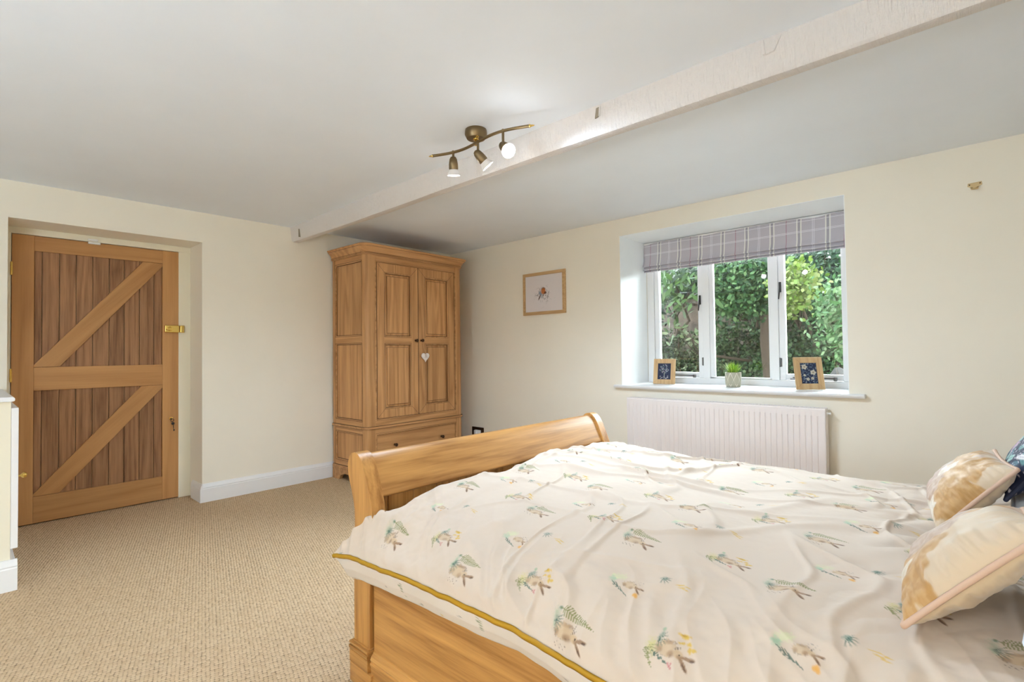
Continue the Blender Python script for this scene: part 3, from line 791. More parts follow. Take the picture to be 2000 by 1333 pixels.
# ------------------------------------------------------------------ bed
def bed():
    t = thing('sleigh_bed', (4.0, -2.145, 0), 'oak sleigh bed with rolled footboard under the hare print duvet', 'bed')
    outer = [(2.863, .12), (2.864, .35), (2.868, .48), (2.871, .56), (2.866, .61), (2.850, .66), (2.833, .70), (2.825, .735), (2.829, .767), (2.846, .790), (2.872, .798)]
    inner = [(2.899, .789), (2.924, .760), (2.948, .710), (2.968, .662), (2.982, .615), (2.984, .56), (2.976, .46), (2.966, .35), (2.963, .12)]
    def curve(ctrl, n=6):
        P = [Vector((*p, 0)) for p in ctrl]; out = []
        for i in range(len(P)-1):
            a, b, c, d = P[max(i-1, 0)], P[i], P[i+1], P[min(i+2, len(P)-1)]
            for k in range(n):
                u = k/n; q = .5*((2*b)+(c-a)*u+(2*a-5*b+4*c-d)*u*u+(3*b-a-3*c+d)*u**3); out.append((q.x, q.y))
        out.append(ctrl[-1]); return out
    prof = curve(outer+inner)
    YN, YFAR = -2.900, -1.392
    for y0, y1 in ((YN, YN+.052), (YFAR-.052, YFAR)):
        MB().prism(prof, 'y', y0, y1, .0035, 2).build('post', M['bed_z'], t, auto=40)
    # head posts and headboard (taller, out of the photograph)
    hp = [(7.96-x, z*1.0 if z < .5 else .5+(z-.5)*2.2) for x, z in prof]
    for y0, y1 in ((YN, YN+.052), (YFAR-.052, YFAR)):
        MB().prism([(x+.04, z) for x, z in hp], 'y', y0, y1, .0035, 2).build('post', M['bed_z'], t, auto=40)
    MB().box(5.055, 5.08, YN+.05, YFAR-.05, .2, 1.1).build('headboard', M['bed_z'], t)
    # rolled top rail: outer contour inset, cut at its lower edge
    def inset(pts, dx): return pts
    top = [(x+.007, z-.0) for x, z in outer if z > .645]; 
    rail = curve([(2.884, .640), (2.866, .664), (2.846, .702), (2.836, .735), (2.840, .762), (2.852, .780), (2.872, .789), (2.893, .781), (2.916, .754), (2.940, .704), (2.958, .664), (2.962, .648), (2.950, .640)], 5)
    MB().prism(rail, 'y', YN+.050, YFAR-.050).build('footboard_rail', M['bed_y'], t, auto=35)
    y = YN+.05; k = 0
    while y < YFAR-.052:
        w = min(.112 if k else .052, YFAR-.05-y); MB().box(2.902, 2.926, y+.0012, y+w-.0012, .14, .66, .003, 1).build('footboard_panel', M['bed_z'], t); y += w; k += 1
    # side rails
    for y0, y1, s in ((-2.889, -2.862, -1), (-1.430, -1.403, 1)):
        MB().box(2.970, 5.02, y0, y1, .128, .47, .003).build('side_rail', M['bed_x'], t)
        o = -2.889 if s < 0 else -1.403
        pf = [(0, .02), (.014, .02), (.014, .088), (.017, .094), (.017, .100), (.013, .104), (.016, .112), (.013, .122), (.006, .128), (.004, .134), (0, .136)]
        b = MB(); b.prism([(o+s*d, z) for d, z in pf], 'x', 2.973, 5.0); b.build('rail_moulding', M['bed_x'], t, auto=30)
    # post plinths with bracket feet
    for y0, y1 in ((YN, YN+.052), (YFAR-.052, YFAR)):
        b = MB()
        x0, x1 = 2.863, 2.963
        for g, z0, z1 in ((.013, .066, .108), (.009, .108, .112), (.015, .112, .123), (.010, .123, .129), (.014, .129, .137), (.006, .137, .142)):
            b.box(x0-g, x1+g*.4, y0-g, y1+g, z0, z1, .002)
        b.build('post_plinth', M['bed_x'], t)
        b = MB(); b.prism([(x0-.012, 0), (x1-.04, 0), (x1-.018, .018), (x1+.004, .024), (x1+.024, .05), (x1+.024, .064), (x0-.012, .064)], 'y', y0-.012, y1+.012, .002); b.build('bracket_foot', M['bed_x'], t, auto=40)
    for y0, y1 in ((YN, YN+.052), (YFAR-.052, YFAR)):
        MB().box(5.0, 5.11, y0, y1, 0, .13, .003).build('head_foot', M['bed_x'], t)
bed()
m = MB().box(2.995, 5.03, -2.845, -1.447, .38, .585, .05, 4).build('mattress', plain('white_ticking', (236, 234, 230), .9), auto=50)
tag(m, 'white mattress lying in the oak sleigh bed under the duvet', 'mattress')

# ------------------------------------------------------------------ duvet with hare and fern print
LINEN = np.array(lin((208, 191, 174)))
def C(*rgb): return np.array(lin(rgb))
PN = Perlin(3)
def over(col, mask, c, a=1.0):
    k = (np.clip(mask, 0, 1)*a)[..., None]; return col*(1-k)+c*k
def ell(a, b, ca, cb, ra, rb, rot=0, soft=.25, wob=.0):
    c, s = math.cos(rot), math.sin(rot); x, y = a-ca, b-cb
    p, q = (x*c+y*s)/ra, (-x*s+y*c)/rb
    d = np.sqrt(p*p+q*q)
    if wob: d = d+wob*PN(a*1.7+ca*3, b*1.7+cb)
    return 1-sstep(1-soft, 1+soft*.4, d)
def fern(a, b, a0, b0, a1, b1, w, n):
    L = math.hypot(a1-a0, b1-b0); ua, ub = (a1-a0)/L, (b1-b0)/L
    t = ((a-a0)*ua+(b-b0)*ub)/L; d = -(a-a0)*ub+(b-b0)*ua
    wid = w*np.clip(1.05-t, 0, 1)**.75*sstep(-.02, .12, t)
    ph = (t*n-np.abs(d)/w*1.1) % 1.0
    leaf = (np.abs(d) < wid)*(t > 0)*(t < 1)*sstep(.02, .14, ph)*(1-sstep(.5, .66, ph))
    stem = (np.abs(d) < .09)*(t > -.12)*(t < 1.05)
    return np.maximum(leaf, stem*.9)
def tuft(a, b, ca, cb, r, ang, spread, n):
    x, y = a-ca, b-cb; rr = np.hypot(x, y)/r; th = (np.arctan2(y, x)-ang+np.pi) % (2*np.pi)-np.pi
    blades = .5+.5*np.cos(th*n+rr*1.5)
    return sstep(.45, .75, blades)*(np.abs(th) < spread)*(rr < 1)*(1-rr**3)
def print_color(X, S, lower=False):
    """X along the bed (up in the motif), S across (right in the motif), metres"""
    c, s = math.cos(.06), math.sin(.06)
    x = (X-3.835)*c - (S-2.30)*s*-1*-1; y = (S-2.30)*c + 0*(X)
    x = (X-3.835) ; y = (S-2.30)-(X-3.835)*.06
    col = np.broadcast_to(LINEN, X.shape+(3,)).copy()
    PX, PY = .362, .337
    wv = fbm(PN, X*40, S*40, 2)
    wash = np.clip(.75+.5*wv, .35, 1)
    def cell(dx, dy):
        p = (x-dx+PX/2+PX*50) % PX-PX/2; q = (y-dy+PY/2+PY*50) % PY-PY/2
        return q*100, p*100          # a (right), b (up) in cm
    brown, dbrown, tan_ = C(150, 118, 92), C(84, 62, 52), C(198, 172, 140)
    olive, sage, teal = C(126, 128, 78), C(150, 172, 140), C(98, 130, 116)
    dteal, gold, pink, ochre = C(70, 98, 88), C(206, 168, 66), C(190, 120, 120), C(178, 138, 60)
    grey = C(126, 120, 116)
    def hare(a, b, ca, cb, sc=1.0, tone=1.0):
        nonlocal col
        A, B = (a-ca)/sc, (b-cb)/sc
        m = ell(A, B, .1, -.6, 1.75, 2.35, .25, .22, .35)
        col = over(col, m, tan_, .85*tone)
        col = over(col, ell(A, B, .9, .7, .8, 1.1, .3, .6)*wash, brown, .8*tone)
        col = over(col, ell(A, B, .9, -2.1, .9, .8, 0, .6)*wash, brown, .7*tone)
        col = over(col, ell(A, B, -1.2, -.2, .5, 1.7, .2, .7)*wash, brown, .7*tone)
        rim = ell(A, B, .1, -.6, 1.78, 2.4, .25, .08, .35)-ell(A, B, .1, -.6, 1.66, 2.26, .25, .08, .35)
        col = over(col, np.clip(rim, 0, 1)*wash, dbrown, .55*tone)
        col = over(col, ell(A, B, .35, 2.2, .95, 1.15, -.2, .3), tan_, .9*tone)
        col = over(col, ell(A, B, .75, 2.6, .5, .7, -.2, .6), brown, .7*tone)
        col = over(col, ell(A, B, .15, 4.1, .42, 1.55, .25, .25), brown, .9*tone)
        col = over(col, ell(A, B, .15, 4.9, .28, .6, .25, .4), dbrown, .8*tone)
        col = over(col, ell(A, B, 1.75, 3.7, .45, 1.5, -.75, .25), brown, .9*tone)
        col = over(col, ell(A, B, 2.0, 3.9, .2, 1.0, -.75, .4), dbrown, .8*tone)
        col = over(col, ell(A, B, .25, 2.45, .2, .2, 0, .3), C(40, 28, 26), .95*tone)
        for k in range(4): col = over(col, ell(A, B, -.5-.16*k, 1.6+.25*(k % 2), .09, .55, .5, .4), dbrown, .6*tone)
    # A: hare under a fern frond
    a, b = cell(0, 0)
    col = over(col, ell(a, b, -1.3, -3.5, 2.3, 1.0, .1, .7, .4)*wash, sage, .75)
    col = over(col, ell(a, b, -.9, -3.0, 1.2, .8, .2, .7, .4)*wash, dteal, .7)
    hare(a, b, .4, .0)
    col = over(col, tuft(a, b, -.6, -3.6, 2.7, 1.35, 1.1, 17), dteal, .85)
    col = over(col, ell(a, b, -3.6, -3.3, .5, .45, 0, .5), teal, .8)
    col = over(col, fern(a, b, -3.6, -2.6, -2.7, 5.6, 1.55, 15), olive, .95)
    col = over(col, ell(a, b, -1.3, 1.6, .08, .9, 1.4, .4), dbrown, .8)
    for k in range(9): col = over(col, ell(a, b, 3.3+.45*math.sin(k*2.1), -2.2+.38*k, .17, .12, k, .4), dbrown, .7)
    # B: hare with yellow flowers and berries
    a, b = cell(-.143, -.065)
    col = over(col, ell(a, b, .6, -3.3, 2.0, 1.3, .5, .7, .5)*wash, C(200, 190, 120), .8)
    hare(a, b, -.2, .2, .95)
    col = over(col, ell(a, b, -2.0, -2.2, 1.3, .7, -.3, .7, .4)*wash, teal, .75)
    col = over(col, ell(a, b, -3.6, -2.3, .6, .45, 0, .5), sage, .8)
    col = over(col, tuft(a, b, -1.6, -2.7, 2.2, 1.2, 1.2, 15), dteal, .85)
    col = over(col, tuft(a, b, .9, -4.2, 2.6, 1.3, 1.0, 16), olive, .7)
    col = over(col, fern(a, b, 1.3, -4.6, 4.1, -2.2, .8, 9), olive, .9)
    col = over(col, fern(a, b, 1.6, -2.6, 2.5, .7, .55, 9), dteal, .9)
    for ca, cb in ((2.4, .9), (2.7, 1.3), (2.2, 1.5), (2.9, 1.7)): col = over(col, ell(a, b, ca, cb, .28, .24, 0, .4), pink, .9)
    for ca, cb, r0, r1, ro in ((-3.9, 2.0, .4, 1.5, .1), (-3.6, 2.3, .55, .7, 0), (-2.3, 2.2, .32, .8, .5), (-2.6, 3.5, .5, .5, 0), (-1.6, 3.9, .6, .45, 0), (-1.9, 4.6, .4, .7, 0)):
        col = over(col, ell(a, b, ca, cb, r0, r1, ro, .5, .4), gold, .85)
    col = over(col, ell(a, b, -3.9, 1.9, .2, .7, .1, .5), ochre, .9)
    # C: small hare, pale leaf ball, fern, orange flower
    a, b = cell(.068, .172)
    col = over(col, ell(a, b, -1.6, -2.6, 1.1, 2.0, .5, .6, .6)*wash, C(206, 210, 168), .85)
    col = over(col, ell(a, b, .1, -3.6, 1.1, 1.0, 0, .6, .4)*wash, C(160, 190, 160), .85)
    hare(a, b, -.5, .9, .62, .95)
    col = over(col, fern(a, b, .9, -2.9, 2.6, 1.2, .62, 12), dteal, .85)
    for ca, cb in ((1.9, 3.0), (1.6, 3.4), (2.1, 3.6)): col = over(col, ell(a, b, ca, cb, .5, .45, 0, .5), C(216, 160, 80), .85)
    for k in range(10): col = over(col, ell(a, b, -1.9+.55*math.sin(k*1.9), 1.4+.22*k, .13, .1, 0, .4), grey, .6)
    # D: teal tuft and yellow grass
    a, b = cell(.158, .110)
    col = over(col, ell(a, b, -.3, -2.2, .9, 1.0, 0, .6, .5)*wash, teal, .8)
    col = over(col, tuft(a, b, -.2, -2.6, 2.2, 1.2, 1.3, 13), dteal, .8)
    for ca, cb, r1, ro in ((.2, 2.0, 1.3, .1), (.9, 2.6, 1.2, -.1), (1.4, 3.6, .9, -.2), (.5, 3.7, .8, 0)): col = over(col, ell(a, b, ca, cb, .22, r1, ro, .5, .3), gold, .75)
    return col

def duvet():
    far = [(-1.262, .42), (-1.268, .50), (-1.300, .565), (-1.36, .612), (-1.45, .636), (-1.60, .647), (-1.85, .652), (-2.10, .654), (-2.35, .656), (-2.55, .655), (-2.68, .646), (-2.78, .624), (-2.86, .585), (-2.920, .540), (-2.952, .506), (-2.968, .478)]
    P = np.array(far); n = 12; pts = []
    for i in range(len(P)-1):
        a, b, c, d = P[max(i-1, 0)], P[i], P[i+1], P[min(i+2, len(P)-1)]
        for k in range(n):
            u = k/n; pts.append(.5*((2*b)+(c-a)*u+(2*a-5*b+4*c-d)*u*u+(3*b-a-3*c+d)*u**3))
    pts.append(P[-1]); pts = np.array(pts)
    ln = np.concatenate([[0], np.cumsum(np.hypot(*np.diff(pts, axis=0).T))])
    i0 = np.argmin(abs(pts[:, 0]+2.1)); S_ = ln-ln[i0]+2.1
    ns, nx = 840, 880
    sv = np.linspace(S_[0], S_[-1], ns)
    yv = np.interp(sv, S_, pts[:, 0]); zv = np.interp(sv, S_, pts[:, 1])
    ty, tz = np.gradient(yv), np.gradient(zv); tl = np.hypot(ty, tz); ny, nz = tz/tl, -ty/tl
    if nz[ns//2] < 0: ny, nz = -ny, -nz
    foot = np.interp(-yv, [2.86, 2.888, 2.905, 2.930, 2.955, 2.968], [2.990, 2.985, 2.952, 2.905, 2.860, 2.842])
    foot = np.where(-yv < 1.45, 2.99, foot)
    T = np.linspace(0, 1, nx)**1.12
    X = foot[None, :]+(4.93-foot[None, :])*T[:, None]
    Y = np.broadcast_to(yv, X.shape).copy(); Z = np.broadcast_to(zv, X.shape).copy(); S = np.broadcast_to(sv, X.shape)
    NY = np.broadcast_to(ny, X.shape); NZ = np.broadcast_to(nz, X.shape)
    near = sstep(2.60, 2.94, -Y)          # weight of the near slope
    seamw = sstep(2.80, 2.968, -Y)
    zs = np.interp(X, [2.84, 2.96, 3.28, 3.69, 3.95, 4.2, 4.5, 4.9], [.447, .470, .492, .499, .478, .468, .470, .475])
    Z += (zs-.478)*seamw
    farw = sstep(1.50, 1.36, -Y)
    inside = sstep(2.93, 2.86, -Y)
    # fuller shoulder and rounded edge against the footboard
    dft = X-2.99
    Z += .022*np.exp(-(dft/.30)**2)*inside*np.interp(-Y, [1.35, 1.45, 1.6, 2.0, 2.3, 2.5, 2.75, 2.86], [.5, 1.2, 1.6, 1.9, .35, .6, .35, .9])
    Z -= .045*(1-sstep(-.005, .055, dft))*inside*sstep(2.89, 2.80, -Y)
    Z += .034*np.exp(-((X-2.95)/.10)**2)*np.exp(-((Y+2.895)/.05)**2)
    # lofty hollows and folds
    P1, P2, P3, P4 = Perlin(11), Perlin(12), Perlin(13), Perlin(14)
    D = .015*fbm(P1, X*2.6, S*2.2, 2)
    D -= .004
    # slope folds: ridges running obliquely down to the seam
    wx = X+.05*P2(X*5, S*5)
    q = (wx*.93-(S-2.6)*.55)*7.5+1.1*P3(X*2.1, S*2.4)
    rid = np.abs(P4(q, S*1.3+X*.7))
    D += near*(.058*(0.42-rid)*(.4+.6*sstep(-.3, .4, P1(X*1.7+9, S*1.7))))
    q2 = (wx*.85-(S-2.6)*.7)*17+1.2*P2(X*3.1, S*3.4)
    D += near*.014*(.4-np.abs(P3(q2, S*2+3)))
    # long soft creases over the top
    c1 = np.abs(P2((S*.9+X*.35)*4.2+.5*P1(X*2, S*2), X*1.1-S*.4)); D += (1-near)*.012*(np.exp(-(c1/.09)**2)-.35)*(.5+.5*sstep(0, .5, P3(X*1.3, S*1.3)))
    c2 = np.abs(P3((S*.45-X*.95)*5.5+.7*P4(X*3, S*3), (S+X)*1.3)); D += .007*(np.exp(-(c2/.10)**2)-.3)
    D += .0016*fbm(P4, X*26, S*26, 2)*(.35+near)
    # rucked cloth where it meets the cushions
    ck = np.exp(-((X-4.36)/.13)**2)
    D += ck*(.012*np.abs(P1(X*9+S*5, S*7))-.002)
    # foot hem crease
    D += .006*np.exp(-((dft-.075-.02*P1(S*4, X*2))/.012)**2)*inside
    damp = 1-.9*sstep(2.945, 2.968, -Y)
    D *= damp
    Y += NY*D; Z += NZ*D
    outside = (X < 2.975)
    Y = np.where(outside, np.minimum(Y, -2.906), Y)
    X = np.where((Y > -2.905) & (X < 2.987), 2.987, X)
    col = print_color(X, S)
    V = np.stack([X, Y, Z], -1)
    root = link('duvet', grid_mesh('duvet', V, colors=col), vcol_mat('printed_cotton', .8, .1, 700, .1))
    tag(root, 'cream duvet printed with hares and ferns spread over the oak bed', 'duvet')
    # seam flange (mustard) and the lower layer turning back to the bed side
    seam = V[:, -1, :]
    k = np.arange(0, nx, 4)
    sp = seam[k]
    ring = []
    rad_y = np.stack([np.zeros(len(k)), np.full(len(k), -.0045), np.full(len(k), -.002), np.full(len(k), .004)], 1)
    rad_z = np.stack([np.full(len(k), .006), np.full(len(k), .001), np.full(len(k), -.009), np.full(len(k), -.006)], 1)
    wob = .0015*fbm(P3, sp[:, 0]*18, sp[:, 0]*0, 2)
    RV = np.stack([np.repeat(sp[:, None, 0], 4, 1), sp[:, None, 1]+rad_y+wob[:, None], sp[:, None, 2]+rad_z+wob[:, None]], -1)
    b = MB(); vs = [[b.bm.verts.new(tuple(p)) for p in r] for r in RV]
    for A, B in zip(vs, vs[1:]):
        for j in range(4): b.bm.faces.new((A[j], A[(j+1) % 4], B[(j+1) % 4], B[j]))
    b.bm.faces.new(vs[0]); b.bm.faces.new(vs[-1][::-1])
    b.build('piping', paint('mustard_piping', (178, 134, 30), .55, 0, 1, .3, .06), root, smooth=True)
    nv = 60; tt = np.linspace(0, 1, nv)
    ky = np.interp(tt, [0, .12, .3, .5, .68, .82, 1], [0, .0005, .007, .022, .040, .052, .060])
    sag = np.interp(sp[:, 0], [2.84, 2.93, 3.1, 3.43, 3.73, 4.1, 4.9], [.078, .088, .092, .088, .078, .085, .085])+.006*P1(sp[:, 0]*4, sp[:, 0]*0+3)
    kz = np.interp(tt, [0, .12, .3, .5, .68, .82, 1], [-.005, -.16, -.50, -.84, -1.0, -.97, -.55])
    LX = np.repeat(sp[:, None, 0], nv, 1)+(.035*np.exp(-((sp[:, 0]-2.842)/.03)**2))[:, None]*tt[None, :]
    # left end climbs back towards the post
    LY = sp[:, None, 1]+ky[None, :]; LZ = sp[:, None, 2]+sag[:, None]*kz[None, :]*np.interp(sp[:, 0], [2.84, 2.90], [.35, 1])[:, None]
    LD = .004*fbm(P4, LX*7+3, LZ*6, 3); LY = np.minimum(LY+LD*np.sin(np.pi*tt)[None, :], -2.9045)
    # sprigs on the reverse
    lc = np.broadcast_to(np.array(lin((214, 201, 186))), LX.shape+(3,)).copy()
    SS = np.cumsum(np.full(nv, .0022))[None, :]*np.ones_like(LX)*100
    r2 = np.random.default_rng(5)
    for i, x in enumerate(np.arange(2.90, 4.9, .085)):
        b_ = (LX-x)*100; a_ = SS-(3.5+6.5*r2.random()); kind = i % 4
        if kind == 0: lc = over(lc, fern(a_, b_, -1.6, -.6, 1.6, .8, .7, 8), C(126, 132, 96), .9)
        elif kind == 1:
            lc = over(lc, ell(a_, b_, 0, -.6, .25, .9, .3, .4), C(90, 88, 82), .8)
            for q in range(4): lc = over(lc, ell(a_, b_, -.6+.35*q, .9+.2*(q % 2), .2, .16, 0, .4), C(180, 112, 112), .8)
        elif kind == 2:
            for q in range(3): lc = over(lc, ell(a_, b_, -.4+.4*q, .3*q, .3, .25, 0, .4), C(206, 168, 80), .8)
        else:
            for q in range(7): lc = over(lc, ell(a_, b_, .5*math.sin(q*2), -1+.35*q, .16, .14, 0, .4), C(96, 88, 84), .8)
    link('duvet_reverse', grid_mesh('duvet_reverse', np.stack([LX, LY, LZ], -1), colors=lc), vcol_mat('reverse_cotton', .8, .1, 700, .1), root)
duvet()

# ------------------------------------------------------------------ printed sheets: robin picture and photo frames
def sheet(name, x0, x1, z0, z1, y, fn, parent, local=False, nx=150, nz=150, rough=.6):
    x = np.linspace(x0, x1, nx); z = np.linspace(z0, z1, nz); Xg, Zg = np.meshgrid(x, z, indexing='ij')
    o = link(name, grid_mesh(name, np.stack([Xg, np.full_like(Xg, y), Zg], -1), colors=fn(Xg, Zg), smooth=False), vcol_mat(name+'_paper', rough, 0, 400, .02), parent, local=local)
    m_ = o.modifiers.new('thick', 'SOLIDIFY'); m_.thickness = .002; m_.offset = 1
    return o
def robin_picture():
    x0, x1, z0, z1 = 1.130, 1.655, 1.507, 1.921
    t = thing('framed_picture', ((x0+x1)/2, -.01, z0), 'pale wood framed watercolour of a robin on the cream wall', 'picture')
    b = MB(); f = .030
    b.frame((x0, x1, z0, z1), (x0+f, x1-f, z0+f, z1-f), 'y', -.022, -.001, .002); b.build('frame', M['frame_x'], t)
    b = MB(); b.frame((x0+.01, x1-.01, z0+.01, z1-.01), (x0+f, x1-f, z0+f, z1-f), 'y', -.0245, -.018, .001); b.build('frame_lip', M['frame_x'], t)
    MB().box(x0+.02, x1-.02, -.008, -.002, z0+.02, z1-.02).build('backing', M['white'], t)
    def art(X, Z):
        col = np.broadcast_to(C(226, 219, 218), X.shape+(3,)).copy(); a, b = (X-1.385)*100, (Z-1.712)*100
        r = np.random.default_rng(8)
        for k in range(90):
            th = r.uniform(0, 2*math.pi); q = abs(r.normal(0, 4.5))+1.5
            col = over(col, ell(a, b, q*1.35*math.cos(th), q*.95*math.sin(th)-.8, r.uniform(.2, .5), r.uniform(.7, 2.2), r.uniform(-1.3, 1.3), .6), C(120, 110, 108), .55*max(.2, 1-q/14))
        for k in range(14):
            th = r.uniform(0, 2*math.pi); col = over(col, ell(a, b, 7*math.cos(th), 4.6*math.sin(th)-1, .3, r.uniform(1.2, 2.4), r.uniform(-1.2, 1.2), .5), C(84, 70, 66), .7)
        col = over(col, ell(a, b, -3.6, .2, 1.8, 3.0, .7, .6), C(130, 144, 158), .85)
        col = over(col, ell(a, b, -1.3, -3.0, 1.6, 2.4, 0, .6), C(176, 180, 186), .9)
        col = over(col, ell(a, b, -4.6, -3.6, .8, 3.4, -.5, .4), C(90, 66, 54), .9)
        col = over(col, ell(a, b, .6, 4.4, 2.6, 1.6, -.2, .4), C(120, 86, 60), .95)
        col = over(col, ell(a, b, .3, 2.0, 3.0, 3.2, .2, .3), C(188, 110, 56), .95)
        col = over(col, ell(a, b, 2.6, .4, 1.8, 1.4, .5, .5), C(96, 58, 36), .9)
        col = over(col, ell(a, b, .2, -1.6, 1.1, 1.6, 0, .5), C(120, 104, 92), .8)
        return col
    sheet('painting', x0+f-.004, x1-f+.004, z0+f-.004, z1-f+.004, -.0105, art, t)
robin_picture()

# ------------------------------------------------------------------ cushions
def cushion(name, corners, thick, n_out, label, cat, colorfn, pipe_mat, group=None, rough=.6, seed=0, sheen=.0, pinch=.07):
    """corners: c00 (foot near) c10 (head near) c01 (foot far) c11 (head far)"""
    c00, c10, c01, c11 = [np.array(c, float) for c in corners]
    n = 110; u = np.linspace(-1, 1, n); U, Vv = np.meshgrid(u, u, indexing='ij')
    nrm = np.cross(c10-c00, c01-c00); nrm /= np.linalg.norm(nrm)
    if np.dot(nrm, n_out) < 0: nrm = -nrm
    Up = U*(1-pinch*(1-Vv**2)*np.abs(U)**2); Vp = Vv*(1-pinch*(1-U**2)*np.abs(Vv)**2)
    a, b = (Up+1)/2, (Vp+1)/2
    base = (c00*((1-a)*(1-b))[..., None]+c10*(a*(1-b))[..., None]+c01*((1-a)*b)[..., None]+c11*(a*b)[..., None])
    hump = np.clip((1-U**2)*(1-Vv**2), 0, 1)**.42
    Pz = Perlin(40+seed)
    ed = 1-np.maximum(np.abs(U), np.abs(Vv))
    ang = np.where(np.abs(U) > np.abs(Vv), Vv, U)
    wr = .09*fbm(Pz, ang*7+seed, ed*1.2, 2)*np.exp(-ed/.22)*sstep(0, .05, ed)
    wr = wr+.04*fbm(Pz, U*2.5+5, Vv*2.5, 2)*sstep(0, .2, ed)
    root = thing(name, tuple(c00), label, cat, group)
    for side, nm in ((1, 'front'), (-.75, 'back')):
        Vx = base+nrm*(thick*.5*side*(hump+wr*2.0*hump**.5))[..., None]
        if side < 0: Vx = Vx[::-1]
        cf = colorfn(U if side > 0 else -U, Vv, side)
        link(nm, grid_mesh(nm, Vx, colors=cf), vcol_mat(name+'_fabric', rough, sheen, 900, .15), root)
    edge = np.concatenate([base[:, 0], base[-1, 1:], base[::-1, -1][1:], base[0, ::-1][1:-1]])
    L = len(edge); b = MB(); rr = .0055; rings = []
    ctr = base.mean((0, 1))
    for i in range(L):
        t_ = edge[(i+1) % L]-edge[i-1]; t_ /= np.linalg.norm(t_); o_ = np.cross(t_, nrm)
        if np.dot(o_, edge[i]-ctr) < 0: o_ = -o_
        o_ /= np.linalg.norm(o_)
        rings.append([b.bm.verts.new(tuple(edge[i]+o_*.002+rr*(math.cos(q)*o_+math.sin(q)*nrm))) for q in np.linspace(0, 2*math.pi, 9)[:-1]])
    for i in range(L):
        A, B = rings[i], rings[(i+1) % L]
        for j in range(8): b.bm.faces.new((A[j], A[(j+1) % 8], B[(j+1) % 8], B[j]))
    b.build('piping', pipe_mat, root, smooth=True)
    return root
def floral(seed, flowers):
    def fn(U, V, side):
        base = C(208, 186, 158) if side > 0 else C(200, 176, 144)
        col = np.broadcast_to(base, U.shape+(3,)).copy()
        if side < 0: return col
        P = Perlin(60+seed); g = fbm(P, U*9, V*9, 3)
        for (cu, cv, r, kind) in flowers:
            x, y = (U-cu)*.72, V-cv; d = np.hypot(x, y); th = np.arctan2(y, x)
            pet = r*(1+.16*np.cos(th*6+cu*9)+.06*np.cos(th*11+1)); m = 1-sstep(.93, 1.02, d/pet)
            c = {0: C(194, 168, 148), 1: C(194, 154, 104), 2: C(224, 212, 194), 3: C(186, 158, 140)}[kind]
            c2 = {0: C(182, 152, 128), 1: C(180, 136, 80), 2: C(214, 200, 180), 3: C(176, 146, 126)}[kind]
            mm = np.clip(.5+g*1.3+.3*np.cos(th*6+d*20), 0, 1)[..., None]
            k = m[..., None]; col = col*(1-k)+(c*(1-mm)+c2*mm)*k
        return col
    return fn
pipe = paint('blush_piping', (206, 172, 148), .6, 0, 1, .3, .04)
OUT = np.array([-.75, -.2, .7])
FL1 = [(-.1, -.15, .62, 0), (-.35, .5, .5, 3), (.45, -.45, .42, 1), (-.25, -.75, .42, 1), (.1, .05, .24, 2), (.1, .05, .07, 1), (.6, .3, .35, 1), (-.95, -.55, .25, 2)]
FL2 = [(.10, .45, .42, 1), (-.2, -.0, .40, 0), (-.55, -.35, .42, 1), (-.75, .25, .45, 0), (-.95, -.5, .3, 2), (.0, -.0, .34, 0), (.65, .55, .5, 1), (.35, .8, .4, 3), (-.75, -.75, .3, 1)]
cushion('scatter_cushion', [(4.418, -2.030, .640), (4.578, -1.985, .825), (4.375, -1.630, .650), (4.538, -1.600, .812)], .135, OUT,
        'champagne floral cushion farther from the camera, lying in front of the navy cushion', 'cushion', floral(1, FL1), pipe, 'champagne floral cushions', .5, 1, .3)
cushion('scatter_cushion', [(4.408, -2.712, .655), (4.598, -2.690, .862), (4.405, -2.380, .648), (4.575, -2.340, .805)], .135, OUT,
        'champagne floral cushion nearest the camera at the edge of the bed', 'cushion', floral(2, FL2), pipe, 'champagne floral cushions', .5, 2, .3)
def navy(seed):
    def fn(U, V, side):
        P = Perlin(80+seed); col = np.broadcast_to(C(40, 46, 70), U.shape+(3,)).copy(); r = np.random.default_rng(seed)
        for k in range(70):
            cu, cv, an = r.uniform(-1, 1), r.uniform(-1, 1), r.uniform(0, 3.14)
            c = [C(108, 150, 148), C(150, 190, 178), C(196, 160, 178), C(226, 220, 220), C(206, 120, 100), C(86, 118, 130)][k % 6]
            m = ell(U, V, cu, cv, .05+.03*r.random(), .15+.07*r.random(), an, .15); col = over(col, m, c, .92)
            m2 = ell(U, V, cu, cv, .008, .15, an, .3); col = over(col, m2, C(60, 70, 96), .7)
        dots = fbm(P, U*24, V*24, 1); col = over(col, sstep(.42, .5, dots), C(214, 206, 214), .85)
        return col
    return fn
npipe = plain('navy_piping', (38, 42, 64), .6)
cushion('navy_cushion', [(4.556, -1.945, .736), (4.73, -1.935, .985), (4.576, -1.53, .742), (4.75, -1.53, .99)], .11, np.array([-.9, 0, .45]),
        'navy leafy print cushion behind the farther champagne cushion', 'cushion', navy(3), npipe, 'navy leafy cushions', .55, 3, 0)
cushion('navy_cushion', [(4.578, -2.60, .752), (4.84, -2.62, 1.04), (4.665, -2.10, .762), (4.86, -2.10, 1.06)], .10, np.array([-.9, 0, .45]),
        'navy leafy print cushion whose corner peeks out beneath the nearest champagne cushion', 'cushion', navy(4), npipe, 'navy leafy cushions', .55, 4, 0)
def white_pillow(U, V, side): return np.broadcast_to(C(236, 240, 244), U.shape+(3,)).copy()
wpipe = plain('white_cotton_edge', (232, 236, 242), .8)
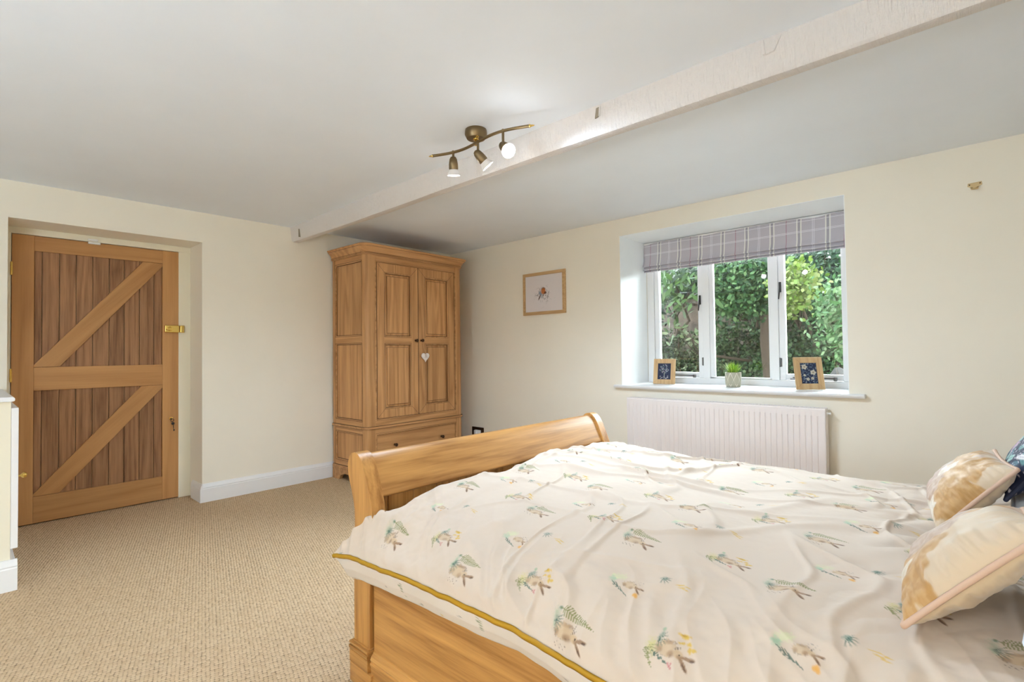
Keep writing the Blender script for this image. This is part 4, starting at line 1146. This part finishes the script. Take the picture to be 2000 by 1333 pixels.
cushion('bed_pillow', [(4.560, -2.08, .706), (5.00, -2.08, .716), (4.560, -1.50, .706), (5.00, -1.50, .716)], .09, np.array([0, 0, 1.]),
        'white bed pillow under the navy cushion on the window side', 'pillow', white_pillow, wpipe, 'white bed pillows', .85, 5)
cushion('bed_pillow', [(4.562, -2.78, .706), (5.00, -2.78, .716), (4.562, -2.14, .706), (5.00, -2.14, .716)], .09, np.array([0, 0, 1.]),
        'white bed pillow under the cushions on the camera side', 'pillow', white_pillow, wpipe, 'white bed pillows', .85, 6)

# ------------------------------------------------------------------ things on the window sill
def photo_frame(label, base, ang, tilt, w, h, kind):
    t = thing('photo_frame', base, label, 'photo frame', 'wooden photo frames on the sill')
    f = .040 if kind else .037
    piece = MB().frame((-w/2, w/2, 0, h), (-w/2+f, w/2-f, f*1.05, h-f*1.05), 'y', -.008, .008, .002); piece.build('frame', M['frame_z'], t, local=True)
    def art(X, Z):
        col = np.broadcast_to(C(42, 48, 70), X.shape+(3,)).copy(); a, b = X*100, (Z-h/2)*100; r = np.random.default_rng(3+kind)
        if kind == 0:
            col = over(col, ell(a, b, 0, -3.6, .22, 3.4, 0, .3), C(206, 206, 192), .95)
            for k in range(70):
                th, q = r.uniform(0, 6.28), math.sqrt(r.random())*4.2
                col = over(col, ell(a, b, q*math.cos(th), 2.2+q*.95*math.sin(th), .22, .62, r.uniform(0, 3), .3), [C(160, 166, 176), C(126, 138, 150), C(178, 156, 168), C(128, 140, 110)][k % 4], .9)
            for k in range(9): col = over(col, ell(a, b, r.uniform(-4, 4), -5.6+r.uniform(-.6, 1.6), .45, .4, 0, .3), C(206, 200, 196), .9)
        else:
            for k in range(120): col = over(col, ell(a, b, r.uniform(-5, 5), r.uniform(-8, 8), r.uniform(.15, .4), r.uniform(.2, .6), r.uniform(0, 3), .3), [C(108, 126, 138), C(84, 104, 124), C(150, 158, 164)][k % 3], .85)
            for ca, cb, q in ((-2.6, 4.6, 1.8), (2.8, .6, 1.8), (-1.0, -4.2, 1.1), (2.0, -3.6, 1.0), (-3, -1.4, .8)):
                d = np.hypot(a-ca, b-cb); th = np.arctan2(b-cb, a-ca); col = over(col, 1-sstep(.85, 1.05, d/(q*(1+.18*np.cos(th*5)))), C(190, 180, 160), .95); col = over(col, ell(a, b, ca, cb, q*.35, q*.35, 0, .4), C(128, 112, 96), .9)
        return col
    sheet('print', -w/2+f-.003, w/2-f+.003, f, h-f, -.001, art, t, True, 70, 100, .35)
    MB().box(-w/2+.012, w/2-.012, .0085, .0115, .012, h-.012).build('backing', plain('frame_backing', (60, 52, 46), .9), t, local=True)
    MB().prism([(.012, h*.62), (.016, h*.62), (.016+h*.34, .004+.34*h*math.tan(tilt)), (.012+h*.32, .004+.34*h*math.tan(tilt))], 'x', -.02, .02).build('easel_back', plain('frame_backing', (60, 52, 46), .9), t, local=True)
    t.rotation_euler = (-tilt, 0, ang)
    return t
photo_frame('wooden photo frame with a tree print on the left end of the window sill', (2.500, .235, .857), R(8), R(10), .186, .216, 0)
photo_frame('wooden photo frame with a dark floral print on the right end of the window sill', (3.622, .185, .858), R(34), R(14), .186, .232, 1)

def pot_plant():
    c = (3.09, .20, .855)
    t = thing('potted_grass', c, 'green grass plant in a pale diamond patterned pot on the sill', 'potted plant')
    pm = paint('pale_ceramic', (172, 166, 144), .5, .05, 80, .4)
    b = MB(); b.lathe([(.046, 0), (.052, .003), (.0565, .03), (.0585, .075), (.059, .112), (.0565, .115), (.053, .112), (.052, .098), (0, .098)], 40, c, cap=False)
    pot = b.build('pot', pm, t, auto=50)
    b = MB(); N = 8
    for k in range(N):
        for sg in (1, -1):
            pts = []
            for s in np.linspace(0, 1, 13):
                a = 2*math.pi*(k/N+sg*s*1.0/N*1.0); r = .0525+.0065*s+.0005; pts.append((c[0]+r*math.cos(a), c[1]+r*math.sin(a), c[2]+.006+.103*s))
            b.tube(pts, .0019, 6)
    b.build('diamond_relief', plain('pale_relief', (232, 226, 208), .5), pot, smooth=True)
    MB().lathe([(.050, .094), (.03, .099), (0, .100)], 24, c, cap=False).build('soil', plain('soil', (70, 60, 44), .95), t, smooth=True)
    # blades
    r = random.Random(2)
    for nm, cnt, cols in (('grass_tuft', 90, (136, 178, 44)), ('grass_tuft', 70, (190, 206, 84)), ('grass_tuft', 60, (78, 132, 50))):
        b = MB()
        for i in range(cnt):
            a = r.uniform(0, 6.28); q = .040*math.sqrt(r.random()); lean = r.uniform(.0, .07)*(q/.04+.3); L = r.uniform(.06, .108)*(1.0-.15*q/.04)
            x, y, z = c[0]+q*math.cos(a), c[1]+q*math.sin(a), c[2]+.097
            a2 = a+r.uniform(-.6, .6); w = .0026; px, py = -math.sin(a2)*w, math.cos(a2)*w; pv = None
            for s in (0, .4, .75, 1.0):
                dx, dy = lean*s*s*math.cos(a2), lean*s*s*math.sin(a2); k = (1-s*.9)
                cur = [b.bm.verts.new((x+dx+px*k, y+dy+py*k, z+L*s)), b.bm.verts.new((x+dx-px*k, y+dy-py*k, z+L*s))]
                if pv: b.bm.faces.new((pv[0], pv[1], cur[1], cur[0]))
                pv = cur
        g = b.build(nm, plain('grass_%d' % cnt, cols, .5), t, smooth=True); g['kind'] = 'stuff'
pot_plant()

# ------------------------------------------------------------------ garden outside the window
def leaf_mat(name, cols, rough=.45):
    t = NT(name); g = t.new('ShaderNodeNewGeometry')
    st = [(i/(len(cols)-1), tuple(.044*v for v in lin(c))) for i, c in enumerate(cols)]
    col = t.ramp(g.outputs['Random Per Island'], st)
    t.set(col, .6, spec=.05)
    tl = t.new('ShaderNodeBsdfTranslucent'); t.link(col, tl.inputs[0])
    mx = t.new('ShaderNodeMixShader'); mx.inputs[0].default_value = .3
    t.link(t.b.outputs[0], mx.inputs[1]); t.link(tl.outputs[0], mx.inputs[2]); t.link(mx.outputs[0], t.out.inputs[0]); return t.m
def leaves_mesh(name, pos, size, aspect, g, down=.3, face=(0, -1, .6), spread=.8):
    n = len(pos); F = np.array(face, float); F /= np.linalg.norm(F)
    nr = F+g.normal(0, spread, (n, 3)); nr /= np.linalg.norm(nr, axis=1)[:, None]
    d = g.normal(0, 1, (n, 3)); d[:, 2] -= down; d -= nr*(d*nr).sum(1)[:, None]; d /= np.linalg.norm(d, axis=1)[:, None]
    w = np.cross(nr, d); sz = (size*g.uniform(.6, 1.25, n))[:, None]; ww = sz*aspect
    p = np.asarray(pos)
    V = np.stack([p-d*sz*.5, p-d*sz*.1+w*ww*.5-nr*sz*.06, p+d*sz*.25+w*ww*.36-nr*sz*.05, p+d*sz*.5-nr*sz*.1, p+d*sz*.25-w*ww*.36-nr*sz*.05, p-d*sz*.1-w*ww*.5-nr*sz*.06], 1)
    f0 = np.arange(n)[:, None]*6
    quads = np.concatenate([f0+np.array([0, 1, 2, 3]), f0+np.array([0, 3, 4, 5])], 1).reshape(-1, 4)
    me = bpy.data.meshes.new(name); me.vertices.add(n*6); me.vertices.foreach_set('co', V.reshape(-1).astype(np.float32))
    me.loops.add(quads.size); me.loops.foreach_set('vertex_index', quads.reshape(-1).astype(np.int32))
    me.polygons.add(len(quads)); me.polygons.foreach_set('loop_start', (np.arange(len(quads))*4).astype(np.int32)); me.update(calc_edges=True)
    return me
M['bark'] = plain('bark', (26, 21, 17), .95, .02)
M['twig'] = plain('twig_bark', (17, 13, 10), .95, .02)
def bush(name, label, cat, centre, radii, n, size, aspect, cols, clump, seed, foot=None, group=None, spread=.8, down=.4, nst=6):
    g = np.random.default_rng(seed); c = np.array(centre)
    nc = max(1, n//clump); v = g.normal(0, 1, (nc, 3)); v /= np.linalg.norm(v, axis=1)[:, None]
    rad = g.uniform(.25, 1, nc)**.5
    cl = c+v*rad[:, None]*np.array(radii)
    pos = (cl[:, None, :]+g.normal(0, 1, (nc, clump, 3))*np.array([size*1.3, size*1.1, size*.9])).reshape(-1, 3)
    pos = pos[pos[:, 1] > .75]
    t = thing(name, foot or (centre[0], centre[1], 0), label, cat, group)
    lo = leaves_mesh('foliage', pos, size, aspect, g, down, spread=spread)
    link('foliage', lo, leaf_mat(name+'_leaves', cols), t)
    base = Vector(foot or (centre[0], centre[1], 0)); b = MB(); mid = base.lerp(Vector(centre), .75); cl = cl.tolist()
    b.tube([base, Vector((base.x+.02, base.y+.02, mid.z*.45)), Vector((base.x, base.y, mid.z*.9)), Vector((mid.x, base.y*.5+mid.y*.5, mid.z)), Vector(centre)], .03, 8, True, [1, .9, .8, .6, .4])
    b.build('stem', M['bark'], t, smooth=True)
    for i in range(nst):
        p = Vector(cl[int(g.integers(nc))]); m2 = mid.lerp(p, .5)+Vector((0, 0, -.05))
        MB().tube([mid, m2, p], .010, 6, True, [1, .7, .3]).build('branch', M['twig'], t, smooth=True)
    return t
struct(MB().box(-4, 9, .62, 2.5, -.22, -.045).build('ground', paint('pale_bounce_slab', (228, 226, 220), .9, .3, 20)), 'pale stone patio along the house wall', 'ground')  # unseen pale slab added to bounce daylight up to the soffit and ceiling
struct(MB().box(-4, 9, 2.5, 7.5, -.25, -.05).build('ground', paint('garden_soil', (44, 42, 32), .95, .5, 12, .02)), 'dark garden ground outside the window', 'ground')
def bank():
    P = Perlin(90); nx, nz = 90, 50; x = np.linspace(-3.5, 7.5, nx); z = np.linspace(-.2, 2.45, nz); Xg, Zg = np.meshgrid(x, z, indexing='ij')
    Yg = 4.55+.12*fbm(P, Xg*1.6, Zg*1.6, 3)+Zg*.12
    t = NT('earth_bank'); n = t.noise(t.coord(), 5, 6, .65); t.set(t.ramp(n, [(.3, lin((20, 17, 14))), (.55, lin((40, 33, 28))), (.75, lin((50, 43, 36)))]), .95, spec=.1); t.bump(n, .6, .05)
    o = link('garden_bank', grid_mesh('garden_bank', np.stack([Xg, Yg, Zg], -1)), t.m); sm = o.modifiers.new('thick', 'SOLIDIFY'); sm.thickness = -.3
    struct(o, 'brown earth bank rising behind the garden shrubs', 'bank')
bank()
def ivy(name, label, x0, x1, ztop, n, size, cols, seed, ybase=4.1):
    g = np.random.default_rng(seed); P = Perlin(seed); x = g.uniform(x0, x1, n); z = g.uniform(-.05, 1, n)**.8*ztop
    dens = fbm(P, x*3, z*3, 2); keep = g.random(n) < np.clip(1.0-(z/ztop)**5+dens*.6, .0, 1)
    x, z = x[keep], z[keep]; y = ybase-.75*(1-z/ztop)-.22*np.clip(fbm(P, x*2.2, z*2.2, 2), -1, 1)+g.normal(0, .05, len(x))
    t = thing(name, ((x0+x1)/2, ybase, 0), label, 'ivy', 'ivy over the bank')
    link('foliage', leaves_mesh('foliage', np.stack([x, y, z], 1), size, .85, g, .5), leaf_mat(name+str(seed), cols, .4), t)
    for i in range(7):
        xx = g.uniform(x0, x1); pts = [(xx+.08*math.sin(k*1.3+i), ybase+.12, k*ztop/7) for k in range(8)]
        MB().tube(pts, .012, 6, True, list(np.linspace(1, .4, 8))).build('vine_stem', M['twig'], t, smooth=True)
ivy('ivy', 'olive small leaved ivy covering the bank behind the left light', -.9, 1.85, 1.50, 13000, .046, [(54, 76, 44), (104, 130, 80), (148, 168, 112), (184, 194, 144)], 21)
ivy('ivy', 'deep green small leaved ivy covering the bank behind the middle light', 1.55, 2.80, 1.75, 10500, .046, [(40, 70, 42), (76, 124, 68), (118, 162, 94), (168, 196, 134)], 22)
ivy('ivy', 'dark green ivy on the bank behind the right light', 2.6, 5.2, 1.85, 13000, .048, [(36, 64, 40), (64, 108, 62), (98, 146, 88), (140, 178, 116)], 23)
bush('rhododendron', 'pale green long leaved rhododendron outside the left light of the window', 'shrub', (1.42, 2.75, 2.12), (.42, .40, .44), 560, .135, .34, [(40, 74, 34), (80, 126, 54), (120, 164, 80), (170, 200, 130)], 7, 31, (.9, 4.0, -.05), spread=.6)
bush('rhododendron', 'low rhododendron sprig at the foot of the left light', 'shrub', (1.50, 2.70, 1.42), (.14, .12, .09), 46, .12, .34, [(96, 130, 78), (150, 176, 118), (196, 206, 160)], 6, 32, (2.2, 3.95, -.05), spread=.6, nst=3)
bush('laurel_tree', 'mid green leafy tree filling the middle light of the window', 'tree', (2.22, 3.10, 2.05), (.52, .42, .50), 5600, .064, .60, [(40, 92, 46), (78, 140, 72), (112, 172, 92), (168, 208, 132)], 8, 33, (2.05, 4.15, -.05), spread=.65)
bush('maple_shrub', 'bright lime leafed shrub at the left side of the right light', 'shrub', (2.92, 2.70, 1.86), (.19, .22, .33), 950, .066, .65, [(120, 168, 40), (164, 204, 66), (200, 226, 104), (222, 236, 150)], 8, 34, (2.75, 4.1, -.05), spread=.6)
bush('conifer', 'tall mid green tree behind the right light of the window', 'tree', (2.95, 3.75, 2.05), (.62, .35, .60), 3000, .075, .5, [(34, 82, 48), (66, 124, 72), (96, 156, 92), (130, 184, 118)], 9, 35, (3.0, 4.25, -.05), spread=.7)
bush('ash_branch', 'fresh green leafy branch hanging outside the right edge of the window', 'shrub', (3.44, 2.25, 1.42), (.15, .16, .42), 760, .070, .45, [(84, 150, 78), (128, 190, 104), (168, 216, 140), (196, 230, 170)], 8, 36, (4.1, 2.9, -.05), spread=.6, down=.9)
bush('holly_bush', 'dark green shrub on the far left of the garden', 'shrub', (.45, 3.4, 1.9), (.55, .4, .6), 1500, .08, .5, [(30, 58, 34), (60, 92, 52), (96, 124, 80)], 8, 37, (.4, 3.7, -.05))
bush('dark_yew', 'dark green tree closing the garden above the bank', 'tree', (1.9, 4.35, 2.35), (2.4, .25, .40), 4200, .085, .5, [(20, 44, 26), (40, 76, 44), (64, 104, 62)], 9, 38, (1.3, 4.75, -.05))
def trunk():
    t = thing('tree_trunk', (2.40, 3.45, -.05), 'grey brown tree trunk at the right of the middle light', 'tree trunk')
    pts = [(2.42, 3.55, -.05), (2.40, 3.52, .6), (2.37, 3.5, 1.2), (2.38, 3.5, 1.8), (2.34, 3.5, 2.6)]
    MB().tube(pts, .085, 16, True, [1.25, 1.0, .95, .9, .8]).build('trunk', M['bark'], t, smooth=True)
    for p, q in (((2.38, 3.5, 1.75), (2.62, 3.3, 2.1)), ((2.36, 3.5, 2.0), (1.95, 3.2, 2.35))):
        MB().tube([p, ((p[0]+q[0])/2, (p[1]+q[1])/2, (p[2]+q[2])/2+.03), q], .022, 8, True, [1, .8, .5]).build('bough', M['bark'], t, smooth=True)
trunk()
s = MB(); s.bm.free(); s.bm = bmesh.new(); bmesh.ops.create_icosphere(s.bm, subdivisions=3, radius=.14)
for v in s.bm.verts: v.co = v.co*(1+.18*math.sin(v.co.x*31)*math.sin(v.co.z*27+1))*(1.0 if v.co.z > 0 else .9)+Vector((3.36, 2.75, .78))
st = s.build('garden_stone', paint('grey_stone', (32, 31, 30), .95, .4, 25, .02), smooth=True); tag(st, 'rough grey stone beyond the lower right corner of the window', 'stone')
